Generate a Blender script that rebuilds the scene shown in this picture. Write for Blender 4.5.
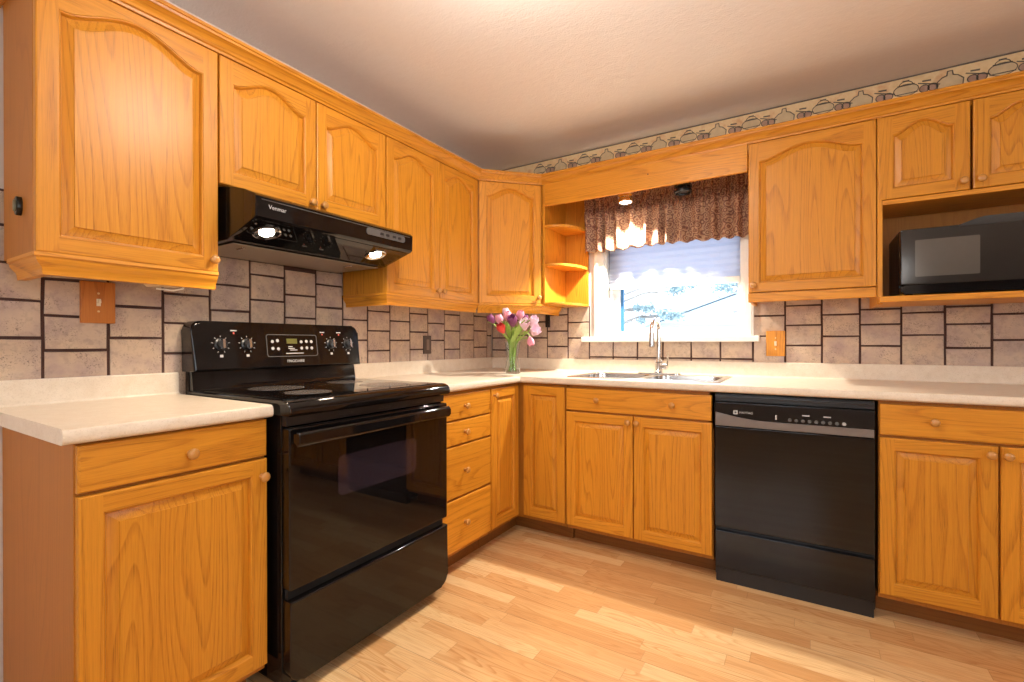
import bpy, bmesh, math, random
from math import pi, sin, cos, radians
from mathutils import Vector, Matrix

random.seed(7)
for o in list(bpy.data.objects):
    bpy.data.objects.remove(o, do_unlink=True)
SC = bpy.context.scene
COL = SC.collection

# ------------------------------------------------------------------ camera, world, big lights, exposure
CAM = Vector((2.0408, -2.9781, 1.1049))
cd = bpy.data.cameras.new('camera')
cd.sensor_width = 36.0
cd.lens = 475.68 / 1024 * 36.0
cd.shift_x = 0.25 / 1024
cd.shift_y = 2.53 / 1024
cd.clip_start = 0.02
cam = bpy.data.objects.new('camera', cd)
COL.objects.link(cam)
_yaw, _pit, _rol = 0.5581, -0.0018, -0.0017
_f = Vector((-sin(_yaw) * cos(_pit), cos(_yaw) * cos(_pit), sin(_pit)))
_r = Vector((cos(_yaw), sin(_yaw), 0))
_u = _r.cross(_f)
_r, _u = cos(_rol) * _r + sin(_rol) * _u, -sin(_rol) * _r + cos(_rol) * _u
cam.matrix_world = Matrix(((_r.x, _u.x, -_f.x, CAM.x), (_r.y, _u.y, -_f.y, CAM.y), (_r.z, _u.z, -_f.z, CAM.z), (0, 0, 0, 1)))
SC.camera = cam

SC.view_settings.view_transform = 'Standard'
SC.view_settings.look = 'None'
SC.view_settings.exposure = 0.36
SC.view_settings.gamma = 1.0
SC.view_settings.use_curve_mapping = False
SC.cycles.max_bounces = 8
SC.cycles.diffuse_bounces = 5
SC.cycles.sample_clamp_indirect = 6.0

w = bpy.data.worlds.new('sky')
SC.world = w
w.use_nodes = True
w.node_tree.nodes['Background'].inputs[0].default_value = (0.80, 0.91, 1.0, 1)
w.node_tree.nodes['Background'].inputs[1].default_value = 3.2


def light(name, kind, loc, energy, color, aim=None, **kw):
    d = bpy.data.lights.new(name, kind)
    d.energy = energy
    d.color = color
    for k, v in kw.items():
        setattr(d, k, v)
    o = bpy.data.objects.new(name, d)
    COL.objects.link(o)
    o.location = loc
    if aim is not None:
        o.rotation_euler = (Vector(aim) - Vector(loc)).to_track_quat('-Z', 'Y').to_euler()
    return o


# daylight entering the dining-side window and the patio window behind the camera
light('daylight_dining_window', 'AREA', (4.22, -2.9, 1.55), 9, (0.86, 0.92, 1.0), aim=(0, -2.4, 1.2), shape='RECTANGLE', size=1.7, size_y=1.15)
light('daylight_rear_window', 'AREA', (1.35, -5.12, 1.45), 7, (0.90, 0.95, 1.0), aim=(1.35, 0, 1.2), shape='RECTANGLE', size=1.7, size_y=1.3)

# ------------------------------------------------------------------ materials


class NT:
    """small wrapper to wire nodes"""

    def __init__(self, name):
        self.m = bpy.data.materials.new(name)
        self.m.use_nodes = True
        self.t = self.m.node_tree
        self.b = self.t.nodes['Principled BSDF']

    def n(self, typ, **props):
        nd = self.t.nodes.new(typ)
        for k, v in props.items():
            setattr(nd, k, v)
        return nd

    def link(self, a, b):
        self.t.links.new(a, b)

    def set(self, sock, v):
        if hasattr(v, 'is_linked'):
            self.link(v, sock)
        else:
            sock.default_value = v

    def math(self, op, a, b=0.0, c=0.0):
        nd = self.n('ShaderNodeMath', operation=op)
        self.set(nd.inputs[0], a)
        self.set(nd.inputs[1], b)
        self.set(nd.inputs[2], c)
        return nd.outputs[0]

    def obj(self):
        return self.n('ShaderNodeTexCoord').outputs['Object']

    def mapping(self, v, scale=(1, 1, 1), loc=(0, 0, 0), rot=(0, 0, 0)):
        nd = self.n('ShaderNodeMapping')
        self.link(v, nd.inputs['Vector'])
        self.set(nd.inputs['Scale'], scale)
        self.set(nd.inputs['Location'], loc)
        self.set(nd.inputs['Rotation'], rot)
        return nd.outputs[0]

    def noise(self, v, scale, detail=2.0, rough=0.5, dist=0.0):
        nd = self.n('ShaderNodeTexNoise')
        self.link(v, nd.inputs['Vector'])
        nd.inputs['Scale'].default_value = scale
        nd.inputs['Detail'].default_value = detail
        nd.inputs['Roughness'].default_value = rough
        nd.inputs['Distortion'].default_value = dist
        return nd.outputs['Fac']

    def ramp(self, f, stops):
        nd = self.n('ShaderNodeValToRGB')
        self.link(f, nd.inputs[0])
        e = nd.color_ramp.elements
        while len(e) < len(stops):
            e.new(0.5)
        for q, (p, c) in zip(e, stops):
            q.position = p
            q.color = (*c, 1) if len(c) == 3 else c
        return nd.outputs['Color']

    def mix(self, f, a, b, mode='MIX'):
        nd = self.n('ShaderNodeMix', data_type='RGBA', blend_type=mode)
        self.set(nd.inputs[0], f)
        for s, v in ((nd.inputs[6], a), (nd.inputs[7], b)):
            if isinstance(v, tuple):
                s.default_value = (*v, 1)
            else:
                self.link(v, s)
        return nd.outputs[2]

    def rand(self):
        return self.n('ShaderNodeObjectInfo').outputs['Random']

    def bump(self, h, strength=0.2, dist=0.002):
        nd = self.n('ShaderNodeBump')
        self.link(h, nd.inputs['Height'])
        nd.inputs['Strength'].default_value = strength
        nd.inputs['Distance'].default_value = dist
        self.link(nd.outputs[0], self.b.inputs['Normal'])

    def fin(self, color, rough=0.5, metal=0.0, spec=0.5, coat=0.0, coat_rough=0.05):
        s = self.b.inputs
        if isinstance(color, tuple):
            s['Base Color'].default_value = (*color, 1)
        else:
            self.link(color, s['Base Color'])
        self.set(s['Roughness'], rough)
        s['Metallic'].default_value = metal
        s['Specular IOR Level'].default_value = spec
        s['Coat Weight'].default_value = coat
        s['Coat Roughness'].default_value = coat_rough
        return self.m


def plain(name, color, rough=0.5, metal=0.0, spec=0.5, coat=0.0, emit=None, estr=0.0, mottled=0.06, mscale=30):
    """plain coloured material with a faint procedural mottling"""
    k = NT(name)
    if mottled:
        f = k.noise(k.obj(), mscale, 3)
        c = k.mix(f, tuple(max(0, x * (1 - mottled)) for x in color), tuple(min(1, x * (1 + mottled)) for x in color))
    else:
        c = color
    k.fin(c, rough, metal, spec, coat)
    if emit:
        k.b.inputs['Emission Color'].default_value = (*emit, 1)
        k.b.inputs['Emission Strength'].default_value = estr
    return k.m


def oak(name, axis, light_c=(0.69, 0.290, 0.025), dark_c=(0.44, 0.140, 0.008), pore=0.45, rough=0.36, coat=0.06):
    k = NT(name)
    co = k.obj()
    r = k.rand()
    off = k.n('ShaderNodeCombineXYZ')
    for i, q in enumerate((17.3, 29.1, 41.7)):
        k.link(k.math('MULTIPLY', r, q), off.inputs[i])
    add = k.n('ShaderNodeVectorMath', operation='ADD')
    k.link(co, add.inputs[0])
    k.link(off.outputs[0], add.inputs[1])
    v = add.outputs[0]
    i = 'xyz'.index(axis)

    def sc(across, along):
        s = [across] * 3
        s[i] = along
        return tuple(s)
    # cathedral figure: contour lines of a stretched noise
    n1 = k.noise(k.mapping(v, sc(8.0, 0.62)), 1.0, 1.0, 0.40, 0.10)
    ring = k.math('FRACT', k.math('MULTIPLY', n1, 19.0))
    rings = k.ramp(ring, [(0.0, (0, 0, 0)), (0.60, (0.06, 0.06, 0.06)), (0.92, (1, 1, 1)), (1.0, (0.05, 0.05, 0.05))])
    # broad tone
    n2 = k.noise(k.mapping(v, sc(9.0, 0.6)), 1.0, 2.0)
    # pores: short dark dashes along the grain
    n3 = k.noise(k.mapping(v, sc(560, 14)), 1.0, 2.0, 0.6)
    pores = k.ramp(n3, [(0.50, (0, 0, 0)), (0.66, (1, 1, 1))])
    # ray flecks
    n4 = k.noise(k.mapping(v, sc(190, 3.0)), 1.0, 2.0, 0.6)
    base = k.mix(k.math('MULTIPLY', n2, 0.40), light_c, dark_c)
    base = k.mix(k.math('MULTIPLY', rings, 0.62), base, dark_c)
    base = k.mix(k.math('MULTIPLY', k.math('MULTIPLY', pores, k.math('ADD', k.math('MULTIPLY', rings, 0.8), 0.25)), pore * 1.6), base, tuple(x * 0.42 for x in dark_c))
    hi = tuple(min(1.0, x * 1.16) for x in light_c)
    base = k.mix(k.math('MULTIPLY', n4, 0.25), base, hi)
    streak = k.ramp(n4, [(0.42, (0, 0, 0)), (0.66, (1, 1, 1))])
    base = k.mix(k.math('MULTIPLY', streak, 0.30), base, dark_c)
    tone = k.math('ADD', 0.93, k.math('MULTIPLY', r, 0.14))
    hs = k.n('ShaderNodeHueSaturation')
    k.link(base, hs.inputs['Color'])
    k.link(tone, hs.inputs['Value'])
    k.bump(k.math('ADD', n3, k.math('MULTIPLY', n4, 0.5)), 0.08, 0.001)
    return k.fin(hs.outputs[0], rough, 0, 0.30, coat, 0.25)


OZ, OX, OY = oak('oak_vertical', 'z'), oak('oak_along_x', 'x'), oak('oak_along_y', 'y')
OAK_SIDE = oak('oak_veneer_side', 'z', (0.44, 0.160, 0.018), (0.34, 0.115, 0.011), 0.10, 0.45, 0.0)
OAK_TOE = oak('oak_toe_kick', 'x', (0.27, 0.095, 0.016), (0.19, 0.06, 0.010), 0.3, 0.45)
OAK_PLATE = oak('oak_plate', 'z', (0.52, 0.18, 0.03), (0.36, 0.10, 0.014), 0.4, 0.35)
KNOB = plain('oak_knob', (0.50, 0.22, 0.045), 0.28, coat=0.4)

BLACK = plain('black_enamel', (0.006, 0.005, 0.005), 0.06, spec=0.40)
BLACKG = plain('black_glass', (0.005, 0.004, 0.004), 0.03, spec=0.38)
BLACKM = plain('black_plastic', (0.014, 0.013, 0.013), 0.30)
DARKGAP = plain('shadow_black', (0.004, 0.004, 0.004), 0.8)
GREYP = plain('grey_plastic', (0.10, 0.095, 0.09), 0.35)
GREYB = plain('grey_gloss_band', (0.17, 0.14, 0.12), 0.30)
WHITEP = plain('white_print', (0.48, 0.46, 0.44), 0.5)
REDP = plain('red_print', (0.7, 0.12, 0.08), 0.5)
LCD = plain('lcd_green', (0.13, 0.125, 0.03), 0.3)
CHROME = plain('chrome', (0.80, 0.79, 0.77), 0.10, metal=1.0)
STEEL = plain('brushed_steel', (0.62, 0.61, 0.60), 0.22, metal=1.0)
OVENWIN = plain('oven_window', (0.020, 0.014, 0.020), 0.06, spec=0.6)
MWIN = plain('microwave_window', (0.10, 0.088, 0.074), 0.12, spec=0.6)
BURNER = plain('burner_ring', (0.10, 0.088, 0.082), 0.22, mottled=0.3, mscale=160)
WHITE = plain('white_vinyl', (0.82, 0.82, 0.82), 0.35)
WHITEC = plain('white_casing', (0.84, 0.80, 0.73), 0.35)
JAMBSKY = plain('skylit_jamb_blue', (0.05, 0.20, 0.45), 0.4)  # blue sky light on the jamb, put into the colour
BRASS = plain('brass', (0.70, 0.52, 0.25), 0.3, metal=1.0)
BULBW = plain('bulb_on', (1, 1, 1), 0.4, emit=(1.0, 0.86, 0.66), estr=45, mottled=0)
BULBO = plain('bulb_off', (0.05, 0.05, 0.05), 0.15)
DOME = plain('lamp_dome', (0.95, 0.93, 0.9), 0.3, emit=(1.0, 0.97, 0.92), estr=36, mottled=0)


def mat_counter():
    k = NT('laminate_counter')
    c = k.obj()
    a = k.noise(c, 260, 2, 0.6)
    b = k.noise(c, 28, 4, 0.6)
    col = k.ramp(b, [(0.3, (0.73, 0.605, 0.455)), (0.7, (0.80, 0.69, 0.55))])
    col = k.mix(k.ramp(a, [(0.52, (0, 0, 0)), (0.70, (0.35, 0.35, 0.35))]), col, (0.52, 0.40, 0.28))
    return k.fin(col, 0.33)


COUNTER = mat_counter()


def mat_floor():
    k = NT('laminate_floor')
    co = k.obj()
    s = k.n('ShaderNodeSeparateXYZ')
    k.link(co, s.inputs[0])
    x, y = s.outputs[0], s.outputs[1]
    W, L = 0.064, 0.56
    row = k.math('FLOOR', k.math('DIVIDE', y, W))
    wn = k.n('ShaderNodeTexWhiteNoise', noise_dimensions='1D')
    k.link(row, wn.inputs['W'])
    xs = k.math('ADD', k.math('DIVIDE', x, L), k.math('MULTIPLY', wn.outputs['Value'], 7.3))
    brd = k.math('FLOOR', xs)
    cmb = k.n('ShaderNodeCombineXYZ')
    k.link(row, cmb.inputs[0])
    k.link(brd, cmb.inputs[1])
    w2 = k.n('ShaderNodeTexWhiteNoise', noise_dimensions='2D')
    k.link(cmb.outputs[0], w2.inputs['Vector'])
    rnd = w2.outputs['Value']
    # per-board shift of the grain
    off = k.n('ShaderNodeVectorMath', operation='SCALE')
    k.link(w2.outputs['Color'], off.inputs[0])
    off.inputs['Scale'].default_value = 23.0
    ad = k.n('ShaderNodeVectorMath', operation='ADD')
    k.link(co, ad.inputs[0])
    k.link(off.outputs[0], ad.inputs[1])
    v = ad.outputs[0]
    n1 = k.noise(k.mapping(v, (1.5, 17, 1)), 1.0, 1.0, 0.42, 0.2)
    ring = k.math('FRACT', k.math('MULTIPLY', n1, 15))
    rings = k.ramp(ring, [(0, (0, 0, 0)), (0.5, (0.2, 0.2, 0.2)), (0.85, (1, 1, 1)), (1, (0.05, 0.05, 0.05))])
    n3 = k.noise(k.mapping(v, (9, 380, 1)), 1.0, 2, 0.6)
    base = k.ramp(rnd, [(0.0, (0.65, 0.340, 0.130)), (0.3, (0.72, 0.405, 0.170)), (0.65, (0.77, 0.465, 0.21)), (1.0, (0.81, 0.54, 0.27))])
    dark = k.mix(1.0, base, (0.74, 0.58, 0.42), 'MULTIPLY')
    amt = k.math('MULTIPLY', rings, k.math('ADD', 0.25, k.math('MULTIPLY', k.math('FRACT', k.math('MULTIPLY', rnd, 7.7)), 0.55)))
    col = k.mix(amt, base, dark)
    col = k.mix(k.math('MULTIPLY', k.ramp(n3, [(0.5, (0, 0, 0)), (0.68, (1, 1, 1))]), 0.28), col, (0.33, 0.16, 0.07))
    # seams: fine between strips, stronger every third strip
    fy = k.math('FRACT', k.math('DIVIDE', y, W * 3))
    seam = k.math('LESS_THAN', fy, 0.010)
    col = k.mix(k.math('MULTIPLY', seam, 0.6), col, (0.22, 0.10, 0.045))
    fx = k.math('FRACT', xs)
    seam2 = k.math('LESS_THAN', fx, 0.004)
    col = k.mix(k.math('MULTIPLY', seam2, 0.3), col, (0.25, 0.12, 0.05))
    k.bump(n3, 0.04, 0.001)
    return k.fin(col, 0.27, 0, 0.45)


FLOOR = mat_floor()


def mat_tile():
    k = NT('slate_tile')
    g = k.n('ShaderNodeNewGeometry')
    r = g.outputs['Random Per Island']
    co = k.obj()
    a = k.noise(co, 9, 4, 0.6)
    b = k.noise(co, 46, 4, 0.65)
    base = k.ramp(r, [(0.0, (0.44, 0.30, 0.22)), (0.35, (0.52, 0.365, 0.27)), (0.7, (0.46, 0.34, 0.29)), (1.0, (0.57, 0.42, 0.29))])
    cloud = k.ramp(a, [(0.32, (0.37, 0.265, 0.25)), (0.62, (0.68, 0.52, 0.35))])
    col = k.mix(0.55, base, cloud)
    # dark pitting
    pit = k.ramp(b, [(0.34, (1, 1, 1)), (0.50, (0, 0, 0))])
    col = k.mix(k.math('MULTIPLY', pit, 0.28), col, (0.20, 0.14, 0.12))
    sp = k.ramp(k.noise(co, 210, 2, 0.6), [(0.56, (0, 0, 0)), (0.66, (1, 1, 1))])
    patch = k.ramp(k.noise(co, 14, 3, 0.6), [(0.46, (0, 0, 0)), (0.62, (1, 1, 1))])
    col = k.mix(k.math('MULTIPLY', k.math('MULTIPLY', sp, patch), 0.7), col, (0.09, 0.06, 0.055))
    k.bump(k.math('ADD', a, k.math('MULTIPLY', b, 0.6)), 0.35, 0.004)
    return k.fin(col, 0.55)


TILE = mat_tile()
GROUT = plain('dark_grout', (0.070, 0.030, 0.022), 0.85, mottled=0.3)


def mat_ceiling():
    k = NT('textured_ceiling')
    co = k.obj()
    a = k.noise(k.mapping(co, (22, 46, 1)), 1.0, 3, 0.6, 0.8)
    b = k.noise(co, 110, 2, 0.6)
    k.bump(k.math('ADD', a, k.math('MULTIPLY', b, 0.8)), 0.28, 0.005)
    col = k.mix(a, (0.80, 0.765, 0.72), (0.86, 0.83, 0.79))
    return k.fin(col, 0.42, 0, 0.35)


CEIL = mat_ceiling()
WALLP = plain('wall_paint', (0.72, 0.62, 0.55), 0.6, mottled=0.04)
WALLD = plain('wall_paint_hall', (0.30, 0.22, 0.17), 0.6, mottled=0.04)


def mat_border():
    k = NT('wallpaper_ground')
    co = k.obj()
    a = k.noise(co, 13, 4, 0.6)
    b = k.noise(co, 60, 3, 0.6)
    col = k.ramp(a, [(0.35, (0.72, 0.48, 0.22)), (0.5, (0.80, 0.58, 0.30)), (0.66, (0.66, 0.34, 0.15))])
    col = k.mix(k.math('MULTIPLY', b, 0.35), col, (0.78, 0.60, 0.36))
    return k.fin(col, 0.6)


BORDER = mat_border()
INK = plain('border_ink', (0.12, 0.095, 0.07), 0.6)
INK2 = plain('border_grey', (0.62, 0.46, 0.26), 0.6, mottled=0.2)
INK3 = plain('border_red', (0.42, 0.25, 0.17), 0.6, mottled=0.3)


def mat_fabric():
    k = NT('paisley_fabric')
    co = k.obj()
    v = k.n('ShaderNodeTexVoronoi', feature='F1')
    d = k.noise(co, 18, 3)
    k.link(k.mapping(co, (1, 0.3, 1)), v.inputs['Vector'])
    v.inputs['Scale'].default_value = 34
    fr = k.math('FRACT', k.math('ADD', k.math('MULTIPLY', v.outputs['Distance'], 3.0), k.math('MULTIPLY', d, 1.6)))
    col = k.ramp(fr, [(0.0, (0.46, 0.26, 0.16)), (0.40, (0.62, 0.41, 0.26)), (0.64, (0.17, 0.070, 0.055)), (0.85, (0.34, 0.17, 0.115))])
    k.fin(col, 0.85, 0, 0.2)
    tr = k.n('ShaderNodeBsdfTranslucent')
    k.link(col, tr.inputs[0])
    mx = k.n('ShaderNodeMixShader')
    mx.inputs[0].default_value = 0.25
    k.link(k.b.outputs[0], mx.inputs[1])
    k.link(tr.outputs[0], mx.inputs[2])
    k.link(mx.outputs[0], k.t.nodes['Material Output'].inputs[0])
    return k.m


FABRIC = mat_fabric()


def mat_blind():
    k = NT('cellular_shade')
    f = k.noise(k.obj(), 60, 2)
    col = k.mix(f, (0.58, 0.60, 0.66), (0.66, 0.68, 0.74))
    k.fin(col, 0.8, 0, 0.2)
    tr = k.n('ShaderNodeBsdfTranslucent')
    tr.inputs[0].default_value = (0.72, 0.77, 0.90, 1)
    mx = k.n('ShaderNodeMixShader')
    mx.inputs[0].default_value = 0.55
    k.link(k.b.outputs[0], mx.inputs[1])
    k.link(tr.outputs[0], mx.inputs[2])
    k.link(mx.outputs[0], k.t.nodes['Material Output'].inputs[0])
    return k.m


BLIND = mat_blind()


def mat_glass(name, rough=0.0, tint=(1, 1, 1), ior=1.45):
    k = NT(name)
    f = k.noise(k.obj(), 3, 1)
    col = k.mix(f, tint, tuple(x * 0.99 for x in tint))
    k.fin(col, rough)
    k.b.inputs['Transmission Weight'].default_value = 1.0
    k.b.inputs['IOR'].default_value = ior
    return k.m


GLASS = mat_glass('clear_glass', 0.0, (0.97, 1.0, 0.97), 1.30)
PANE = mat_glass('window_pane', 0.0, (1, 1, 1), 1.02)


def petal_mat(name, c1, c2):
    k = NT(name)
    f = k.noise(k.mapping(k.obj(), (90, 90, 12)), 1.0, 2)
    k.fin(k.mix(f, c1, c2), 0.5)
    k.b.inputs['Subsurface Weight'].default_value = 0.0
    return k.m


PINK = petal_mat('petal_pink', (0.72, 0.22, 0.33), (0.85, 0.42, 0.50))
PALE = petal_mat('petal_pale_pink', (0.78, 0.48, 0.60), (0.88, 0.70, 0.76))
PURPLE = petal_mat('petal_purple', (0.13, 0.02, 0.08), (0.28, 0.06, 0.18))
REDPT = petal_mat('petal_red', (0.55, 0.02, 0.02), (0.72, 0.06, 0.04))
GREEN = petal_mat('stem_green', (0.20, 0.34, 0.05), (0.40, 0.54, 0.12))

# ------------------------------------------------------------------ mesh helpers


class G:
    def __init__(self):
        self.bm = bmesh.new()

    def face(self, pts, mat=0):
        try:
            f = self.bm.faces.new([self.bm.verts.new(p) for p in pts])
            f.material_index = mat
            return f
        except ValueError:
            return None

    def box(self, lo, hi, bev=0.0, mat=0, seg=2):
        lo, hi = [min(a, b) for a, b in zip(lo, hi)], [max(a, b) for a, b in zip(lo, hi)]
        vs = [self.bm.verts.new((x, y, z)) for x in (lo[0], hi[0]) for y in (lo[1], hi[1]) for z in (lo[2], hi[2])]
        fs = []
        for q in ((0, 1, 3, 2), (4, 6, 7, 5), (0, 4, 5, 1), (2, 3, 7, 6), (0, 2, 6, 4), (1, 5, 7, 3)):
            f = self.bm.faces.new([vs[i] for i in q])
            f.material_index = mat
            fs.append(f)
        if bev > 0:
            es = list({e for f in fs for e in f.edges})
            r = bmesh.ops.bevel(self.bm, geom=es, offset=bev, segments=seg, affect='EDGES', profile=0.5)
            for f in r['faces']:
                f.material_index = mat
        return vs

    def prism(self, outline, fn, a, b, mat=0, bev=0.0, bev_end=None, seg=2, side_mat=None):
        """outline: list of 2D pts; fn(p, q, t) -> 3D ; extruded t from a to b. bevel on the b-end loop (and a-end with bev_end)"""
        n = len(outline)
        A = [self.bm.verts.new(fn(p[0], p[1], a)) for p in outline]
        B = [self.bm.verts.new(fn(p[0], p[1], b)) for p in outline]
        fa = self.bm.faces.new(A[::-1])
        fb = self.bm.faces.new(B)
        fs = [fa, fb]
        fa.material_index = fb.material_index = mat
        for i in range(n):
            f = self.bm.faces.new((A[i], A[(i + 1) % n], B[(i + 1) % n], B[i]))
            f.material_index = mat if side_mat is None else side_mat
            fs.append(f)
        es = []
        if bev:
            es += list(fb.edges)
        if bev_end:
            es += list(fa.edges)
        if es:
            r = bmesh.ops.bevel(self.bm, geom=es, offset=bev or bev_end, segments=seg, affect='EDGES', profile=0.5)
            for f in r['faces']:
                f.material_index = mat
        return fs

    def loft(self, rings, mat=0, close=True, cap0=False, cap1=False):
        V = [[self.bm.verts.new(p) for p in r] for r in rings]
        n = len(V[0])
        for i in range(len(V) - 1):
            for j in range(n if close else n - 1):
                f = self.bm.faces.new((V[i][j], V[i][(j + 1) % n], V[i + 1][(j + 1) % n], V[i + 1][j]))
                f.material_index = mat
        if cap0:
            self.bm.faces.new(V[0][::-1]).material_index = mat
        if cap1:
            self.bm.faces.new(V[-1]).material_index = mat
        return V

    def lathe(self, prof, c, axis=(0, 0, 1), seg=24, mat=0, cap0=True, cap1=True):
        """prof: list of (radius, height) along axis from c"""
        ax = Vector(axis).normalized()
        t = Vector((1, 0, 0)) if abs(ax.x) < 0.9 else Vector((0, 1, 0))
        u = ax.cross(t).normalized()
        v = ax.cross(u)
        c = Vector(c)
        rings = [[c + ax * h + (u * cos(2 * pi * i / seg) + v * sin(2 * pi * i / seg)) * max(r, 1e-5) for i in range(seg)] for r, h in prof]
        self.loft(rings, mat, True, cap0, cap1)

    def tube(self, pts, rad, seg=12, mat=0, caps=True):
        pts = [Vector(p) for p in pts]
        rs = rad if isinstance(rad, (list, tuple)) else [rad] * len(pts)
        rings = []
        prev = None
        for i, p in enumerate(pts):
            d = (pts[min(i + 1, len(pts) - 1)] - pts[max(i - 1, 0)]).normalized()
            if prev is None:
                t = Vector((0, 0, 1)) if abs(d.z) < 0.9 else Vector((1, 0, 0))
                u = d.cross(t).normalized()
            else:
                u = (prev - d * prev.dot(d)).normalized()
            prev = u
            v = d.cross(u)
            rings.append([p + (u * cos(2 * pi * j / seg) + v * sin(2 * pi * j / seg)) * rs[i] for j in range(seg)])
        self.loft(rings, mat, True, caps, caps)

    def sweep(self, prof, path, mats=0, cap=True):
        """prof: (d outward, z); path: XY points; outward = right-hand side of the direction of travel"""
        P = [Vector((p[0], p[1])) for p in path]
        rings = []
        for i, p in enumerate(P):
            nrm = []
            if i > 0:
                d = (P[i] - P[i - 1]).normalized()
                nrm.append(Vector((d.y, -d.x)))
            if i < len(P) - 1:
                d = (P[i + 1] - P[i]).normalized()
                nrm.append(Vector((d.y, -d.x)))
            if len(nrm) == 2:
                m = (nrm[0] + nrm[1]).normalized()
                m = m / max(0.3, m.dot(nrm[0]))
            else:
                m = nrm[0]
            rings.append([(p.x + m.x * d, p.y + m.y * d, z) for d, z in prof])
        V = [[self.bm.verts.new(q) for q in r] for r in rings]
        n = len(prof)
        for i in range(len(V) - 1):
            for j in range(n):
                f = self.bm.faces.new((V[i][j], V[i][(j + 1) % n], V[i + 1][(j + 1) % n], V[i + 1][j]))
                f.material_index = mats[i] if isinstance(mats, (list, tuple)) else mats
        if cap:
            self.bm.faces.new(V[0][::-1])
            self.bm.faces.new(V[-1])

    def mesh(self, name, origin=(0, 0, 0), mats=(), smooth=35):
        bmesh.ops.recalc_face_normals(self.bm, faces=self.bm.faces)
        bmesh.ops.translate(self.bm, verts=self.bm.verts, vec=-Vector(origin))
        me = bpy.data.meshes.new(name)
        self.bm.to_mesh(me)
        self.bm.free()
        for m in mats:
            me.materials.append(m)
        if smooth:
            for p in me.polygons:
                p.use_smooth = True
            me.set_sharp_from_angle(angle=radians(smooth))
        return me

    def build(self, name, mats, parent=None, smooth=35):
        """vertices are given in world space; the object is placed under its parent"""
        mats = mats if isinstance(mats, (list, tuple)) else [mats]
        org = world_loc(parent) if parent else Vector((0, 0, 0))
        o = put(name, self.mesh(name, org, mats, smooth), parent)
        if smooth:
            wn = o.modifiers.new('weighted_normals', 'WEIGHTED_NORMAL')
            wn.keep_sharp = True
            wn.weight = 100
        return o

    def thing(self, name, mats, label, cat, origin, group=None, smooth=35):
        mats = mats if isinstance(mats, (list, tuple)) else [mats]
        o = put(name, self.mesh(name, origin, mats, smooth), None)
        o.location = origin
        return tag(o, label, cat, group)


def world_loc(o):
    v = Vector((0, 0, 0))
    while o is not None:
        v += Vector(o.location)
        o = o.parent
    return v


def put(name, data, parent=None, loc=(0, 0, 0), rot=None):
    o = bpy.data.objects.new(name, data)
    COL.objects.link(o)
    o.location = loc
    if rot:
        o.rotation_euler = rot
    if parent:
        o.parent = parent
    return o


def tag(o, label, cat, group=None):
    o['label'] = label
    o['category'] = cat
    if group:
        o['group'] = group
    return o


def thing(name, label, cat, loc, group=None):
    o = bpy.data.objects.new(name, None)
    o.empty_display_size = 0.1
    COL.objects.link(o)
    o.location = loc
    return tag(o, label, cat, group)


def struct(o, label=None):
    o['kind'] = 'structure'
    if label:
        o['label'] = label
    return o


def text_mesh(name, s, size, mat, parent, loc, xdir, up, align='CENTER', depth=0.0004):
    cu = bpy.data.curves.new(name, 'FONT')
    cu.body = s
    cu.size = size
    cu.align_x = align
    cu.align_y = 'CENTER'
    cu.extrude = depth
    tmp = bpy.data.objects.new(name + '_tmp', cu)
    COL.objects.link(tmp)
    bpy.context.view_layer.update()
    me = bpy.data.meshes.new_from_object(tmp.evaluated_get(bpy.context.evaluated_depsgraph_get()))
    bpy.data.objects.remove(tmp)
    bpy.data.curves.remove(cu)
    me.name = name
    me.materials.clear()
    me.materials.append(mat)
    X = Vector(xdir).normalized()
    Y = Vector(up).normalized()
    Z = X.cross(Y)
    me.transform(Matrix(((X.x, Y.x, Z.x, 0), (X.y, Y.y, Z.y, 0), (X.z, Y.z, Z.z, 0), (0, 0, 0, 1))))
    return put(name, me, parent, Vector(loc) - world_loc(parent))


def rrect(x0, y0, x1, y1, r, n=5, corners=(1, 1, 1, 1)):
    """rounded rectangle, corners: bl, br, tr, tl"""
    out = []
    for (cx, cy, a0, on, px, py) in ((x0 + r, y0 + r, pi, corners[0], x0, y0), (x1 - r, y0 + r, 1.5 * pi, corners[1], x1, y0),
                                     (x1 - r, y1 - r, 0, corners[2], x1, y1), (x0 + r, y1 - r, 0.5 * pi, corners[3], x0, y1)):
        if not on:
            out.append((px, py))
            continue
        for i in range(n + 1):
            a = a0 + 0.5 * pi * i / n
            out.append((cx + r * cos(a), cy + r * sin(a)))
    return out


ZAX = Vector((0, 0, 1))
KD = 0.618      # lower door face, distance from its wall
UDF = 0.33      # upper door face
ZU0, ZU1 = 1.347, 2.098

# ------------------------------------------------------------------ room shell
RX, RY, H = 4.3, -5.2, 2.392
WX0, WX1, WZ0, WZ1 = 0.905, 1.722, 1.142, 2.03


def wall_with_hole(name, fn, a0, a1, z0, z1, hole, t0, t1, mat):
    """fn(a, z, t) -> point ; wall slab between t0 and t1 with a rectangular hole"""
    g = G()
    h0, h1, k0, k1 = hole
    for (p0, p1, q0, q1) in ((a0, h0, z0, z1), (h1, a1, z0, z1), (h0, h1, z0, k0), (h0, h1, k1, z1)):
        g.prism([(p0, q0), (p1, q0), (p1, q1), (p0, q1)], fn, t0, t1)
    return struct(g.build(name, mat, smooth=0))


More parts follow.
